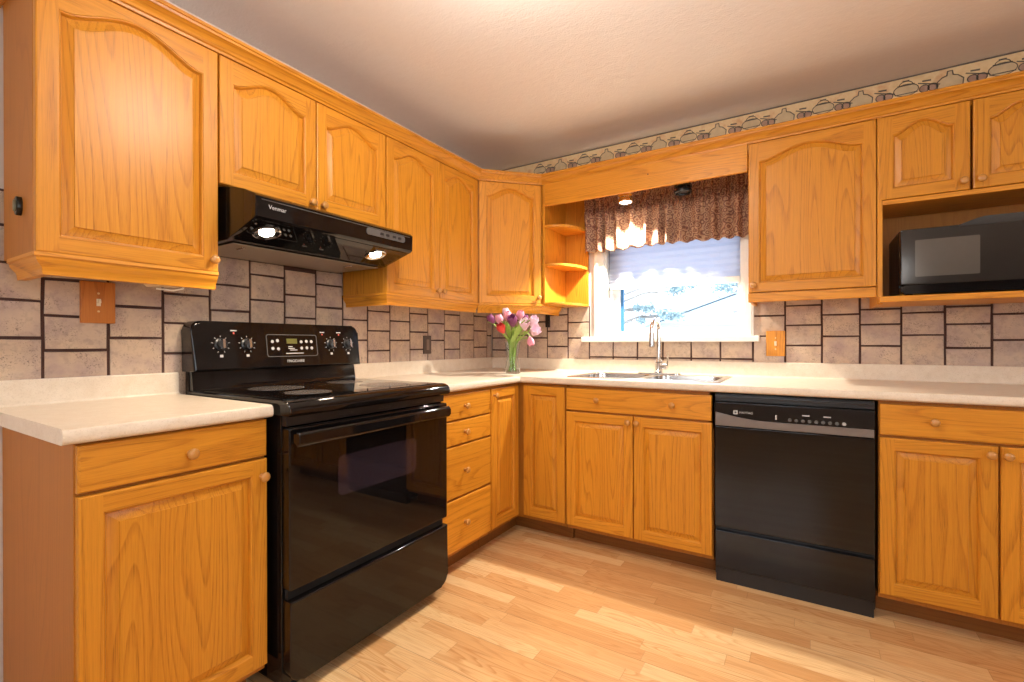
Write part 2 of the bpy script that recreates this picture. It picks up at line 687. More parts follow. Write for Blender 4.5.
g = G()
g.box((-0.1, RY - 0.15, -0.1), (RX + 0.15, 0.16, 0.0))
struct(g.build('floor', FLOOR, smooth=0))
g = G()
g.box((-0.12, RY - 0.15, H), (RX + 0.15, 0.16, H + 0.1))
struct(g.build('ceiling', CEIL, smooth=0))
g = G()
g.box((-0.12, RY - 0.15, 0), (0.0, 0.16, H))
struct(g.build('wall_left', WALLP, smooth=0))
wall_with_hole('wall_back', lambda a, z, t: (a, t, z), 0.0, RX, 0, H, (WX0, WX1, WZ0, WZ1), 0.0, 0.16, WALLP)
wall_with_hole('wall_right', lambda a, z, t: (t, a, z), RY, 0.0, 0, H, (-3.8, -2.0, 0.95, 2.15), RX, RX + 0.15, WALLP)
# rear wall with a patio window and an arched opening to the hall
g = G()
ar = [(3.2, 0), (4.15, 0)]
arch = [(3.2, 0.0)] + [(3.2 + 0.22 - 0.22 * cos(a), 1.93 + 0.22 * sin(a)) for a in [i * pi / 16 for i in range(9)]] + [(4.15, 2.15)]
fr = lambda a, z, t: (a, t, z)
g.prism([(0, 0), (0.5, 0), (0.5, H), (0, H)], fr, RY - 0.15, RY)
g.prism([(0.5, 0), (2.2, 0), (2.2, 0.8), (0.5, 0.8)], fr, RY - 0.15, RY)
g.prism([(0.5, 2.1), (2.2, 2.1), (2.2, H), (0.5, H)], fr, RY - 0.15, RY)
g.prism([(2.2, 0), (3.2, 0), (3.2, H), (2.2, H)], fr, RY - 0.15, RY)
g.prism(arch[1:] + [(4.15, H), (3.2, H)], fr, RY - 0.15, RY)
g.prism([(4.15, 0), (5.0, 0), (5.0, H), (4.15, H)], fr, RY - 0.15, RY)
struct(g.build('wall_rear', WALLP, smooth=0))
g = G()
g.box((2.5, -7.2, 0.0), (2.6, RY - 0.15, H))
g.box((4.9, -7.2, 0.0), (5.0, RY - 0.15, H))
g.box((2.5, -7.3, 0.0), (5.0, -7.2, H))
struct(g.build('wall_hall', WALLD, smooth=0))
g = G()
g.box((2.5, -7.3, -0.1), (5.0, RY - 0.15, 0.0))
struct(g.build('floor_hall', FLOOR, smooth=0))
g = G()
g.box((2.5, -7.3, H), (5.0, RY - 0.15, H + 0.1))
struct(g.build('ceiling_hall', CEIL, smooth=0))


# slate tile splashback: columns of staggered tiles (traced column by column)
def tiles(name, label, cols, lines, zlo, ztop, fn, mortar):
    g = G()
    rnd = random.Random(3)
    for i in range(len(cols) - 1):
        a0, a1 = cols[i], cols[i + 1]
        zt = ztop(0.5 * (a0 + a1))
        zb = zlo(0.5 * (a0 + a1))
        zz = sorted([z for z in lines[i] if zb + 0.02 < z < zt - 0.01])
        if not zz:
            zz = [zb]
        top = zz[-1]
        while top + 0.11 < zt - 0.01:
            top += 0.11
            zz.append(top)
        if zz[0] > zb + 0.02:
            zz = [zb] + zz
        zz.append(zt)
        for z0, z1 in zip(zz, zz[1:]):
            q = 0.0044
            if z1 - z0 < 0.02:
                continue
            j = [rnd.uniform(-0.0014, 0.0014) for _ in range(8)]
            ol = [(a0 + q + j[0], z0 + q + j[1]), ((a0 + a1) / 2, z0 + q + rnd.uniform(-.001, .0015)), (a1 - q + j[2], z0 + q + j[3]),
                  (a1 - q + j[4], z1 - q + j[5]), ((a0 + a1) / 2, z1 - q + rnd.uniform(-.0015, .001)), (a0 + q + j[6], z1 - q + j[7])]
            g.prism(ol, fn, 0.005, 0.0125 + rnd.uniform(-0.001, 0.001), 0, bev=0.003, seg=2)
    for (a0, a1, z0, z1) in mortar:
        g.prism([(a0, z0), (a1, z0), (a1, z1), (a0, z1)], fn, 0.0, 0.0075, 1)
    return struct(g.build(name, [TILE, GROUT], smooth=40), label)


LC = [-2.64, -2.493, -2.329, -2.167, -2.004, -1.843, -1.684, -1.522, -1.365, -1.203, -1.041, -0.881, -0.722, -0.561, -0.398, -0.237, -0.075, -0.014]
LL = [[1.237, 1.122], [1.309, 1.193, 1.082], [1.234, 1.124], [1.291, 1.181, 1.068], [1.343, 1.238], [1.401, 1.293, 1.18], [1.443, 1.328, 1.222],
      [1.391, 1.28], [1.226, 1.119], [1.28, 1.171, 1.062], [1.231, 1.12], [1.282, 1.171, 1.064], [1.229, 1.12], [1.292, 1.184, 1.061], [1.232, 1.124],
      [1.296, 1.191, 1.073], [1.158]]
tiles('trim_1', 'left wall slate tile splashback with dark grout', LC, LL, lambda a: 0.90,
      lambda a: 1.56 if a < -2.5 else (1.46 if -2.13 < a < -1.365 else 1.349), lambda p, q, t: (t, p, q),
      [(-2.64, -2.493, 0.88, 1.565), (-2.493, -2.125, 0.88, 1.349), (-2.125, -1.367, 0.88, 1.465), (-1.367, -0.012, 0.88, 1.349)])
BC = [0.014, 0.165, 0.324, 0.483, 0.642, 0.799, 0.964, 1.123, 1.282, 1.447, 1.608, 1.777, 1.933, 2.099, 2.26, 2.423, 2.583, 2.742, 2.90, 3.06]
BL = [[1.25, 1.14, 1.05], [1.158], [1.251, 1.138], [1.296, 1.185, 1.078], [1.242, 1.136], [], [], [], [], [], [], [1.25, 1.139],
      [1.3, 1.196, 1.087], [1.247, 1.135], [1.268, 1.192, 1.085], [1.245, 1.138], [1.269, 1.187, 1.077], [1.23, 1.113], [1.27, 1.18, 1.07]]


def btop(a):
    if 0.80 < a < 1.77:
        return 1.135
    return 1.349


g_ = tiles('trim_2', 'back wall slate tile splashback with dark grout', BC, BL, lambda a: 0.90, btop, lambda p, q, t: (p, -t, q),
           [(0.014, 0.80, 0.88, 1.349), (0.80, 1.777, 0.88, 1.14), (1.777, 3.06, 0.88, 1.349)])

# wallpaper border with jugs and pots above the back cabinets
g = G()
fb = lambda p, q, t: (p, -t, q)
g.prism([(0.0, 2.15), (3.4, 2.15), (3.4, H - 0.001), (0.0, H - 0.001)], fb, 0.0, 0.001, 0)
g.prism([(0.0, H - 0.006), (3.4, H - 0.006), (3.4, H - 0.0012), (0.0, H - 0.0012)], fb, 0.0012, 0.004, 1)


def ell(cx, cz, rx, rz, n=18, a0=0.0, a1=2 * pi):
    return [(cx + rx * cos(a0 + (a1 - a0) * i / n), cz + rz * sin(a0 + (a1 - a0) * i / n)) for i in range(n + (0 if abs(a1 - a0 - 2 * pi) < 1e-6 else 1))]


def stroke(g, pts, wdt=0.0034, t=0.0022, mat=1):
    for p, q in zip(pts, pts[1:]):
        d = Vector((q[0] - p[0], q[1] - p[1]))
        if d.length < 1e-6:
            continue
        n = Vector((-d.y, d.x)).normalized() * wdt / 2
        e = d.normalized() * wdt * 0.3
        a, b = Vector(p) - e, Vector(q) + e
        g.prism([tuple(a - n), tuple(b - n), tuple(b + n), tuple(a + n)], fb, 0.0012, t, mat)


def pot(g, cx, cz, s, kind):
    if kind == 0:      # lidded pot with spout
        body = ell(cx, cz, 0.085 * s, 0.050 * s)
        g.prism(body, fb, 0.0011, 0.0016, 2)
        stroke(g, body + body[:1])
        stroke(g, [(cx - 0.055 * s, cz + 0.042 * s), (cx + 0.055 * s, cz + 0.042 * s)], 0.006)
        stroke(g, ell(cx, cz + 0.045 * s, 0.045 * s, 0.03 * s, 10, 0, pi))
        stroke(g, [(cx - 0.02 * s, cz + 0.078 * s), (cx + 0.02 * s, cz + 0.078 * s)], 0.006)
        stroke(g, [(cx - 0.075 * s, cz - 0.03 * s), (cx + 0.075 * s, cz - 0.03 * s)], 0.004)
    elif kind == 1:    # dark cup and spoon
        for k in (0, 1):
            c = ell(cx - 0.03 * s + k * 0.055 * s, cz - 0.01 * s, 0.032 * s, 0.030 * s)
            g.prism(c, fb, 0.0011, 0.0016, 3)
            stroke(g, c + c[:1], 0.004)
        stroke(g, [(cx - 0.07 * s, cz + 0.045 * s), (cx + 0.07 * s, cz + 0.0 * s)], 0.005)
        stroke(g, [(cx - 0.04 * s, cz + 0.055 * s), (cx + 0.01 * s, cz + 0.052 * s)], 0.007)
    else:              # jug with stopper
        body = [(cx - 0.08 * s, cz - 0.05 * s), (cx + 0.08 * s, cz - 0.05 * s), (cx + 0.085 * s, cz), (cx + 0.05 * s, cz + 0.035 * s),
                (cx + 0.02 * s, cz + 0.045 * s), (cx + 0.015 * s, cz + 0.08 * s), (cx - 0.015 * s, cz + 0.08 * s), (cx - 0.02 * s, cz + 0.045 * s),
                (cx - 0.05 * s, cz + 0.035 * s), (cx - 0.085 * s, cz)]
        g.prism(body, fb, 0.0011, 0.0016, 2)
        stroke(g, body + body[:1], 0.0045)


x, i = 0.42, 0
while x < 3.2:
    k = (0, 1, 2, 1)[i % 4]
    pot(g, x, 2.328 + (0.0, -0.006, 0.0, -0.008)[i % 4], 0.56, k)
    x += (0.085, 0.075, 0.095, 0.082)[i % 4]
    i += 1
struct(g.build('trim_3', [BORDER, INK, INK2, INK3], smooth=0), 'wallpaper border printed with jugs and pots above the cabinets')

# baseboards out of the frame
g = G()
g.box((RX - 0.015, RY, 0), (RX, 0, 0.09), 0.003)
struct(g.build('baseboard_right', WHITEC))
g = G()
g.box((0.0, RY, 0), (3.2, RY + 0.015, 0.09), 0.003)
struct(g.build('baseboard_rear', WHITEC))

# ------------------------------------------------------------------ windows
wd = thing('window_1', None, None, (1.3, 0.0, WZ0))
del wd['label'], wd['category']
struct(wd, 'white framed window above the sink')
g = G()   # casing on the wall face and the jamb lining
for (x0, x1, z0, z1) in ((0.836, 0.905, WZ0, 2.10), (1.722, 1.782, WZ0, 2.10), (0.836, 1.782, 2.03, 2.10)):
    g.box((x0, -0.022, z0), (x1, -0.001, z1), 0.004)
    g.box((x0 + 0.012, -0.027, z0), (x1 - 0.012, -0.020, z1), 0.003)
for (x0, x1, z0, z1) in ((0.897, 0.915, WZ0, 2.03), (1.712, 1.730, WZ0, 2.03), (0.905, 1.722, 2.01, 2.04)):
    g.box((x0, -0.002, z0), (x1, 0.16, z1), 0.002)
g.build('window_casing', WHITEC, wd)
g = G()
g.box((0.757, -0.055, 1.108), (1.812, -0.004, WZ0), 0.006, seg=3)
g.box((0.905, -0.02, 1.118), (1.722, 0.165, WZ0 + 0.0015), 0.0)
g.build('window_sill', WHITEC, wd)
g = G()   # sash
for (x0, x1, z0, z1) in ((0.916, 0.986, 1.1785, 1.9595), (1.690, 1.711, 1.1785, 1.9595), (0.916, 1.711, 1.144, 1.178), (0.916, 1.711, 1.96, 2.01)):
    g.box((x0, 0.062, z0), (x1, 0.105, z1), 0.004)
g.box((0.916, 0.048, 1.1455), (0.945, 0.0615, 2.009), 0.003)
g.box((1.00, 0.050, 1.170), (1.22, 0.0615, 1.177), 0.002)
g.build('window_sash', WHITE, wd)
g = G()  # strip at the left glass edge, coloured like a jamb lit by the sky
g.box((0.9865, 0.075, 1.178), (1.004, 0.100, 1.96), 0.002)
g.build('window_jamb_skylit', JAMBSKY, wd)
g = G()
g.box((0.9865, 0.082, 1.178), (1.690, 0.086, 1.96))
g.build('window_pane', PANE, wd)

for nm, lab, fn, a0, a1, z0, z1, lo in (('window_2', 'dining window on the right wall', lambda a, z, t: (RX + t, a, z), -3.8, -2.0, 0.95, 2.15, (RX, -2.9, 0.95)),
                                        ('window_3', 'window on the rear wall', lambda a, z, t: (a, RY - t, z), 0.5, 2.2, 0.8, 2.1, (1.35, RY, 0.8))):
    wx = thing(nm, None, None, lo)
    del wx['label'], wx['category']
    struct(wx, lab)
    g = G()
    m = (a0 + a1) / 2
    for (p0, p1, q0, q1) in ((a0, a0 + 0.06, z0, z1), (a1 - 0.06, a1, z0, z1), (a0, a1, z0, z0 + 0.06), (a0, a1, z1 - 0.06, z1), (m - 0.03, m + 0.03, z0, z1)):
        g.prism([(p0, q0), (p1, q0), (p1, q1), (p0, q1)], fn, 0.03, 0.09)
    g.build('window_frame', WHITE, wx, smooth=0)
    g = G()
    g.prism([(a0, z0), (a1, z0), (a1, z1), (a0, z1)], fn, 0.10, 0.104)
    g.build('window_pane', PANE, wx, smooth=0)

# ------------------------------------------------------------------ cabinet pieces
KNOBME = None


def knob(parent, pos, n, r=1.0):
    """wooden mushroom knob: pos on the door face, n outward normal"""
    global KNOBME
    if KNOBME is None:
        g = G()
        g.lathe([(0.0085, 0.0), (0.0085, 0.002), (0.0058, 0.005), (0.0058, 0.011), (0.0100, 0.0145), (0.0142, 0.018), (0.0150, 0.0215), (0.0132, 0.0250), (0.0080, 0.0272), (0.0, 0.028)],
                (0, 0, 0), (1, 0, 0), 20, 0, True, False)
        KNOBME = g.mesh('knob', (0, 0, 0), [KNOB], 50)
    o = put('knob', KNOBME, parent, Vector(pos) - world_loc(parent))
    o.rotation_euler = (0, 0, math.atan2(n[1], n[0]))
    return o


def door_mesh(g, O, U, N, w, h, t=0.020, rise=0.0, peak=0.032, s=0.046, b=0.046, narrow=False):
    O, U, N = Vector(O), Vector(U), Vector(N)
    P = lambda u, v, n: O + U * u + ZAX * v + N * n
    ns = 28 if rise else 1
    topz = h - (peak + rise if rise else s)

    def arch(q):          # q in [-1, 1]
        a = abs(q)
        if not rise or a > 0.93:
            return 0.0
        return rise * (0.5 * (1 + cos(pi * a / 0.93))) ** 0.72

    def loop(d, n):
        u0, u1 = s + d, w - s - d
        pts = [P(u0, b + d, n), P(u1, b + d, n)]
        for i in range(ns + 1):
            q = 1 - 2 * i / ns
            pts.append(P((u0 + u1) / 2 + q * (u1 - u0) / 2, topz - d + arch(q), n))
        return pts
    c = 0.004
    # frame face
    g.face([P(c, c, t), P(s, c, t), P(s, h - c, t), P(c, h - c, t)], 0)
    g.face([P(w - s, c, t), P(w - c, c, t), P(w - c, h - c, t), P(w - s, h - c, t)], 0)
    g.face([P(s, c, t), P(w - s, c, t), P(w - s, b, t), P(s, b, t)], 1)
    L0 = loop(0, t)
    up = L0[2:]
    for i in range(len(up) - 1):
        p, q = up[i], up[i + 1]
        hp = Vector((p.x, p.y, (O + ZAX * (h - c)).z))
        hq = Vector((q.x, q.y, (O + ZAX * (h - c)).z))
        g.face([p, hp, hq, q], 1)
    # outer edge: small round-over then the side
    for (ua, va, ub, vb, m) in ((0, 0, w, 0, 1), (w, 0, w, h, 0), (w, h, 0, h, 1), (0, h, 0, 0, 0)):
        def ins(u, v, k):
            return (k if u == 0 else w - k), (k if v == 0 else h - k)
        a3, b3 = ins(ua, va, c), ins(ub, vb, c)
        a1, b1 = ins(ua, va, 0.0012), ins(ub, vb, 0.0012)
        g.face([P(*a3, t), P(*b3, t), P(*b1, t - 0.0012), P(*a1, t - 0.0012)], m)
        g.face([P(*a1, t - 0.0012), P(*b1, t - 0.0012), P(ub, vb, t - 0.005), P(ua, va, t - 0.005)], m)
        g.face([P(ua, va, t - 0.005), P(ub, vb, t - 0.005), P(ub, vb, 0), P(ua, va, 0)], m)
    g.face([P(0, 0, 0), P(0, h, 0), P(w, h, 0), P(w, 0, 0)], 0)
    bw = 0.018 if narrow else 0.021
    loops = [L0, loop(0.0012, t - 0.0022), loop(0.0035, t - 0.0030), loop(0.0065, t - 0.0080), loop(0.0080, t - 0.0135), loop(0.0105, t - 0.0135), loop(0.0105 + bw, t - 0.0050), loop(0.0118 + bw, t - 0.0022)]
    V = [[g.bm.verts.new(p) for p in L] for L in loops]
    n = len(V[0])
    for i in range(len(V) - 1):
        for j in range(n):
            f = g.bm.faces.new((V[i][j], V[i][(j + 1) % n], V[i + 1][(j + 1) % n], V[i + 1][j]))
            f.material_index = 0 if i >= 4 else (0 if j in (1, n - 1) else 1)
    f = g.bm.faces.new(V[-1])
    f.material_index = 0
    bmesh.ops.triangulate(g.bm, faces=[f])


def door(parent, O, U, N, w, h, kn=None, t=0.020, label=None, **kw):
    """O: lower corner of the back of the door; kn: (u, v) of the knob"""
    g = G()
    door_mesh(g, O, U, N, w, h, t, **kw)
    hm = OY if abs(U[1]) > 0.9 else OX
    d = g.build('door', [OZ, hm], parent, smooth=25)
    if kn:
        knob(d, Vector(O) + Vector(U) * kn[0] + ZAX * kn[1] + Vector(N) * t, N)
    return d


def drawer(parent, O, U, N, w, h, knobs, t=0.020, name='drawer'):
    g = G()
    O, U, N = Vector(O), Vector(U), Vector(N)
    P = lambda u, v, n: O + U * u + ZAX * v + N * n
    e = 0.006
    g.loft([[P(0, 0, 0), P(w, 0, 0), P(w, h, 0), P(0, h, 0)], [P(0, 0, t - .006), P(w, 0, t - .006), P(w, h, t - .006), P(0, h, t - .006)],
            [P(e * .35, e * .35, t - .0018), P(w - e * .35, e * .35, t - .0018), P(w - e * .35, h - e * .35, t - .0018), P(e * .35, h - e * .35, t - .0018)],
            [P(e, e, t), P(w - e, e, t), P(w - e, h - e, t), P(e, h - e, t)]], 0, True, True, True)
    d = g.build(name, OY if abs(U[1]) > 0.9 else OX, parent, smooth=25)
    for k in knobs:
        knob(d, P(k[0], k[1], t), N)
    return d


XP, YM = Vector((1, 0, 0)), Vector((0, -1, 0))
UY, UX = Vector((0, 1, 0)), Vector((1, 0, 0))
BF = KD - 0.020      # carcass face
Z0, ZT = 0.112, 0.874


def carcass(parent, lo, hi, mats, side=0):
    g = G()
    g.box(lo, hi, 0.0015, 0, 1)
    return g.build('body', mats, parent)


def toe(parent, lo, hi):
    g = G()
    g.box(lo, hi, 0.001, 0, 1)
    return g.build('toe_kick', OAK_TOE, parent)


def foot(g, lo, hi):
    g.box(lo, hi, 0.002)


# --- base cabinet left of the range
c = thing('base_cabinet', 'oak base cabinet with one drawer and one door, left of the black range', 'cabinet', (0.3, -2.355, 0))
carcass(c, (0.016, -2.583, 0.09), (BF, -2.128, ZT), OAK_SIDE)
toe(c, (0.02, -2.575, 0.0), (0.515, -2.14, 0.10))
drawer(c, (BF, -2.580, 0.757), UY, XP, 0.450, 0.112, [(0.233, 0.050)])
door(c, (BF, -2.580, Z0), UY, XP, 0.450, 0.637, (0.432, 0.585))

# --- drawer bank right of the range
c = thing('base_cabinet', 'oak base cabinet with a bank of four drawers right of the range', 'cabinet', (0.3, -1.12, 0))
carcass(c, (0.016, -1.338, 0.09), (BF, -0.906, ZT), OAK_SIDE)
toe(c, (0.02, -1.338, 0.0), (0.535, -0.906, 0.10))
for z0, z1 in ((0.737, 0.860), (0.617, 0.729), (0.366, 0.609), (0.112, 0.357)):
    drawer(c, (BF, -1.332, z0), UY, XP, 0.424, z1 - z0, [(0.199, (z1 - z0) / 2)])

# --- corner cabinet with two doors at a right angle
c = thing('corner_cabinet', 'oak corner base cabinet with two narrow doors meeting below the flowers', 'cabinet', (0.3, -0.3, 0))
g = G()
g.prism([(0.016, -0.904), (BF, -0.904), (BF, -BF), (0.913, -BF), (0.913, -0.016), (0.016, -0.016)], lambda p, q, t: (p, q, t), 0.09, ZT)
g.build('body', OAK_SIDE, c)
g = G()
g.prism([(0.02, -0.904), (0.535, -0.904), (0.535, -0.52), (0.913, -0.52), (0.913, -0.02), (0.02, -0.02)], lambda p, q, t: (p, q, t), 0.0, 0.10)
g.build('toe_kick', OAK_TOE, c)
door(c, (BF, -0.900, Z0), UY, XP, 0.276, 0.748, (0.022, 0.712), s=0.048, narrow=True)
door(c, (0.645, -BF, Z0), UX, YM, 0.262, 0.748, None, s=0.048, narrow=True)

# --- sink cabinet
c = thing('base_cabinet', 'oak sink base cabinet with false drawer front and two doors under the sink', 'cabinet', (1.29, -0.3, 0))
carcass(c, (0.915, -BF, 0.09), (1.664, -0.016, 0.70), OAK_SIDE)
g = G()
g.box((0.915, -BF, 0.70), (1.664, -BF + 0.02, ZT))
g.box((0.915, -BF, 0.70), (0.933, -0.016, ZT))
g.box((1.646, -BF, 0.70), (1.664, -0.016, ZT))
g.build('upper_frame', OAK_SIDE, c)
toe(c, (0.915, -0.505, 0.0), (1.664, -0.02, 0.10))
drawer(c, (0.917, -BF, 0.740), UX, YM, 0.742, 0.118, [(0.180, 0.062), (0.566, 0.062)], name='drawer_front')
door(c, (0.917, -BF, Z0), UX, YM, 0.369, 0.618, (0.347, 0.588))
door(c, (1.291, -BF, Z0), UX, YM, 0.369, 0.618, (0.018, 0.588))

# --- right base cabinet
c = thing('base_cabinet', 'oak base cabinet with wide drawer and two doors right of the dishwasher', 'cabinet', (2.65, -0.3, 0))
carcass(c, (2.275, -BF, 0.09), (3.005, -0.016, ZT), OAK_SIDE)
toe(c, (2.275, -0.505, 0.0), (3.005, -0.02, 0.10))
drawer(c, (2.278, -BF, 0.740), UX, YM, 0.724, 0.122, [(0.163, 0.063), (0.561, 0.063)])
door(c, (2.278, -BF, Z0), UX, YM, 0.338, 0.618, (0.316, 0.588))
door(c, (2.622, -BF, Z0), UX, YM, 0.338, 0.618, (0.016, 0.588))

# ------------------------------------------------------------------ upper cabinets
RAIL = [(-0.020, ZU0), (0.003, ZU0), (0.004, ZU0 - 0.010), (-0.001, ZU0 - 0.014), (-0.002, ZU0 - 0.022), (-0.008, ZU0 - 0.030), (-0.016, ZU0 - 0.040), (-0.018, ZU0 - 0.058), (-0.035, ZU0 - 0.058)]


def rail(parent, path, mats, midx):
    g = G()
    g.sweep(RAIL, path, midx)
    return g.build('light_rail', mats, parent)


UB = UDF - 0.020
DIRL = Vector((0, 1, 0))
# upper left
c = thing('upper_cabinet', 'oak wall cabinet with a single arched door left of the range hood', 'cabinet', (0.16, -2.355, ZU0))
carcass(c, (0.040, -2.583, ZU0), (UB, -2.128, 2.150), OAK_SIDE)
door(c, (UB, -2.582, ZU0), UY, XP, 0.453, 0.748, (0.434, 0.040), rise=0.058)
rail(c, [(0.085, -2.583), (UDF, -2.583), (UDF, -2.130)], [OX, OY], [0, 1])
# above the hood
c = thing('upper_cabinet', 'short oak wall cabinet with two arched doors above the black range hood', 'cabinet', (0.16, -1.746, 1.65))
carcass(c, (0.012, -2.126, 1.652), (UB, -1.367, 2.150), OAK_SIDE)
door(c, (UB, -2.124, 1.654), UY, XP, 0.376, 0.441, (0.352, 0.020), rise=0.050)
door(c, (UB, -1.744, 1.654), UY, XP, 0.374, 0.441, (0.024, 0.020), rise=0.050)
# right of the hood
c = thing('upper_cabinet', 'oak wall cabinet with two tall arched doors right of the range hood', 'cabinet', (0.16, -0.995, ZU0))
carcass(c, (0.012, -1.365, ZU0), (UB, -0.626, 2.150), OZ)
door(c, (UB, -1.363, ZU0), UY, XP, 0.382, 0.748, (0.358, 0.040), rise=0.050)
door(c, (UB, -0.978, ZU0), UY, XP, 0.350, 0.748, (0.018, 0.040), rise=0.046)
rail(c, [(0.014, -1.365), (UDF, -1.365), (UDF, -0.626)], [OX, OY], [0, 1])
# diagonal corner
A, Bp = Vector((UDF, -0.624, 0)), Vector((0.615, -UDF, 0))
du = (Bp - A).normalized()
dn = Vector((du.y, -du.x, 0))
wdg = (Bp - A).length
c = thing('upper_cabinet', 'diagonal corner oak wall cabinet with one arched door above the flowers', 'cabinet', (0.2, -0.2, ZU0))
g = G()
A2, B2 = A - dn * 0.020, Bp - dn * 0.020
g.prism([(0.012, -0.012), (0.012, -0.624), (A2.x - 0.02, -0.624), (A2.x, A2.y), (B2.x, B2.y), (0.615, B2.y + 0.02), (0.615, -0.012)], lambda p, q, t: (p, q, t), ZU0, 2.150)
g.build('body', OZ, c)
door(c, (A2.x + du.x * 0.006, A2.y + du.y * 0.006, ZU0), du, dn, wdg - 0.012, 0.748, (wdg - 0.030, 0.040), rise=0.050)
rail(c, [(A.x, A.y), (Bp.x, Bp.y), (0.615, -0.060)], [OX, OY], [0, 1])
# open end shelf
c = thing('open_shelf', 'oak open corner shelf with three rounded shelves left of the window', 'shelf', (0.70, -0.1, ZU0))
g = G()
g.box((0.617, -0.328, ZU0), (0.632, -0.012, 2.095), 0.001, 0, 1)
g.box((0.632, -0.026, ZU0), (0.797, -0.012, 2.095), 0.001, 0, 1)
g.build('panel', OZ, c)
for zt in (1.358, 1.602, 1.846):
    g = G()
    ol = [(0.632, -0.026), (0.797, -0.026)] + [(0.632 + 0.165 * cos(a) ** 0.8, -0.060 - 0.262 * sin(a) ** 0.8) for a in [i * pi / 2 / 12 for i in range(13)]]
    g.prism(ol, lambda p, q, t: (p, q, t), zt - 0.016, zt, bev=0.004, bev_end=0.004)
    g.build('shelf', OX, c)
# right upper
c = thing('upper_cabinet', 'oak wall cabinet with single wide arched door right of the window', 'cabinet', (2.04, -0.16, ZU0))
carcass(c, (1.783, -UB, ZU0), (2.297, -0.012, 2.150), OZ)
door(c, (1.785, -UB, ZU0 + 0.006), UX, YM, 0.511, 0.742, (0.024, 0.036), rise=0.052, peak=0.040)
g = G()
g.box((1.783, -UDF + 0.004, 1.305), (2.297, -UDF + 0.024, ZU0 + 0.002), 0.003)
g.box((1.783, -UDF + 0.024, 1.305), (1.799, -0.03, ZU0 + 0.002), 0.003)
g.build('light_rail', OX, c)
# microwave cabinet
c = thing('microwave_cabinet', 'oak wall cabinet with two small arched doors over an open microwave niche', 'cabinet', (2.68, -0.16, 1.27))
g = G()
g.box((2.299, -UDF, 1.272), (2.318, -0.012, 2.150), 0.001, 0, 1)
g.box((3.042, -UDF, 1.272), (3.061, -0.012, 2.150), 0.001, 0, 1)
g.box((2.318, -UB, 2.08), (3.042, -0.012, 2.150))
g.build('side_panel', OZ, c)
g = G()
g.box((2.318, -UDF, 1.708), (3.042, -0.03, 1.728), 0.001, 0, 1)
g.build('divider_shelf', OX, c)
g = G()
g.box((2.318, -0.028, 1.30), (3.042, -0.013, 2.08))
g.build('back_panel', OAK_SIDE, c)
g = G()
g.box((2.300, -0.395, 1.276), (3.060, -0.026, 1.302), 0.004, 0, 2)
g.build('bottom_shelf', OX, c)
door(c, (2.304, -UB - 0.001, 1.731), UX, YM, 0.299, 0.364, (0.276, 0.034), rise=0.046, peak=0.036, s=0.048)
door(c, (2.611, -UB - 0.001, 1.731), UX, YM, 0.299, 0.364, (0.022, 0.034), rise=0.046, peak=0.036, s=0.048)

# bridge board over the window and its hidden lamp shelf
c = thing('valance_board', 'plain oak valance board spanning over the window between the wall cabinets', 'valance board', (1.2, -0.32, 1.957))
g = G()
g.box((0.6335, -0.333, 1.960), (1.781, -0.315, 2.12), 0.002, 0, 1)
g.build('board', OX, c)
g = G()
g.box((0.80, -0.315, 2.052), (1.781, -0.12, 2.066))
g.build('lamp_shelf', OX, c)
g = G()
g.lathe([(0.004, 0), (0.003, 0.0006)], (1.283, -0.3331, 2.040), (0, -1, 0), 10)
g.build('nail_hole', DARKGAP, c)
# crown moulding
g = G()
CR = [(-0.0195, 2.096), (0.004, 2.096), (0.006, 2.104), (0.011, 2.107), (0.013, 2.112), (0.018, 2.122), (0.028, 2.131), (0.034, 2.134), (0.036, 2.141), (0.040, 2.143), (0.040, 2.153), (-0.0195, 2.153)]
g.sweep(CR, [(0.012, -2.6027), (UDF, -2.6027), (UDF, -0.624), (0.615, -UDF), (3.065, -UDF)], [0, 1, 0, 0])
g.thing('crown_molding', [OX, OY], 'oak crown molding running along the tops of all the wall cabinets', 'molding', (0.33, -1.4, 2.096))

# ------------------------------------------------------------------ countertops
ND, CTB, CT = 0.637, 0.876, 0.914
NOSE = [(0.0, CTB), (0.021, CTB), (0.030, CTB), (0.0365, CTB + 0.003), (0.039, CTB + 0.009), (0.039, CT - 0.011), (0.0365, CT - 0.004), (0.030, CT - 0.0005), (0.021, CT), (0.0, CT)]
SPL = 0.995


def counter_profile(D):
    """closed cross-section: distance from wall d, z"""
    return [(0.0, CTB), (D - 0.012, CTB), (D - 0.004, CTB + 0.003), (D, CTB + 0.010), (D, CT - 0.013), (D - 0.004, CT - 0.004), (D - 0.013, CT),
            (0.040, CT), (0.030, CT + 0.003), (0.025, CT + 0.010), (0.024, SPL - 0.006), (0.019, SPL), (0.0, SPL)]


c = thing('countertop', 'short beige laminate countertop with backsplash, left of the black range', 'countertop', (0.3, -2.37, CTB))
g = G()
pr = counter_profile(ND)
g.loft([[(d, -2.611, z) for d, z in pr], [(d, -2.121, z) for d, z in pr]], 0, True, True, True)
g.build('worktop', COUNTER, c, smooth=40)

c = thing('countertop', 'long beige laminate L-shaped countertop with backsplash holding the sink', 'countertop', (1.5, -0.3, CTB))
g = G()
SX0, SX1, SY0, SY1 = 0.912, 1.668, -0.558, -0.112     # sink cut-out
ncap = len(pr)
# left leg swept around the inside corner; the back leg is split around the cut-out
g.loft([[(d, -1.343, z) for d, z in pr], [(d, -d, z) for d, z in pr], [(SX0, -d, z) for d, z in pr]], 0, True, True, False)
front = [p for p in pr if p[0] > 0.3]
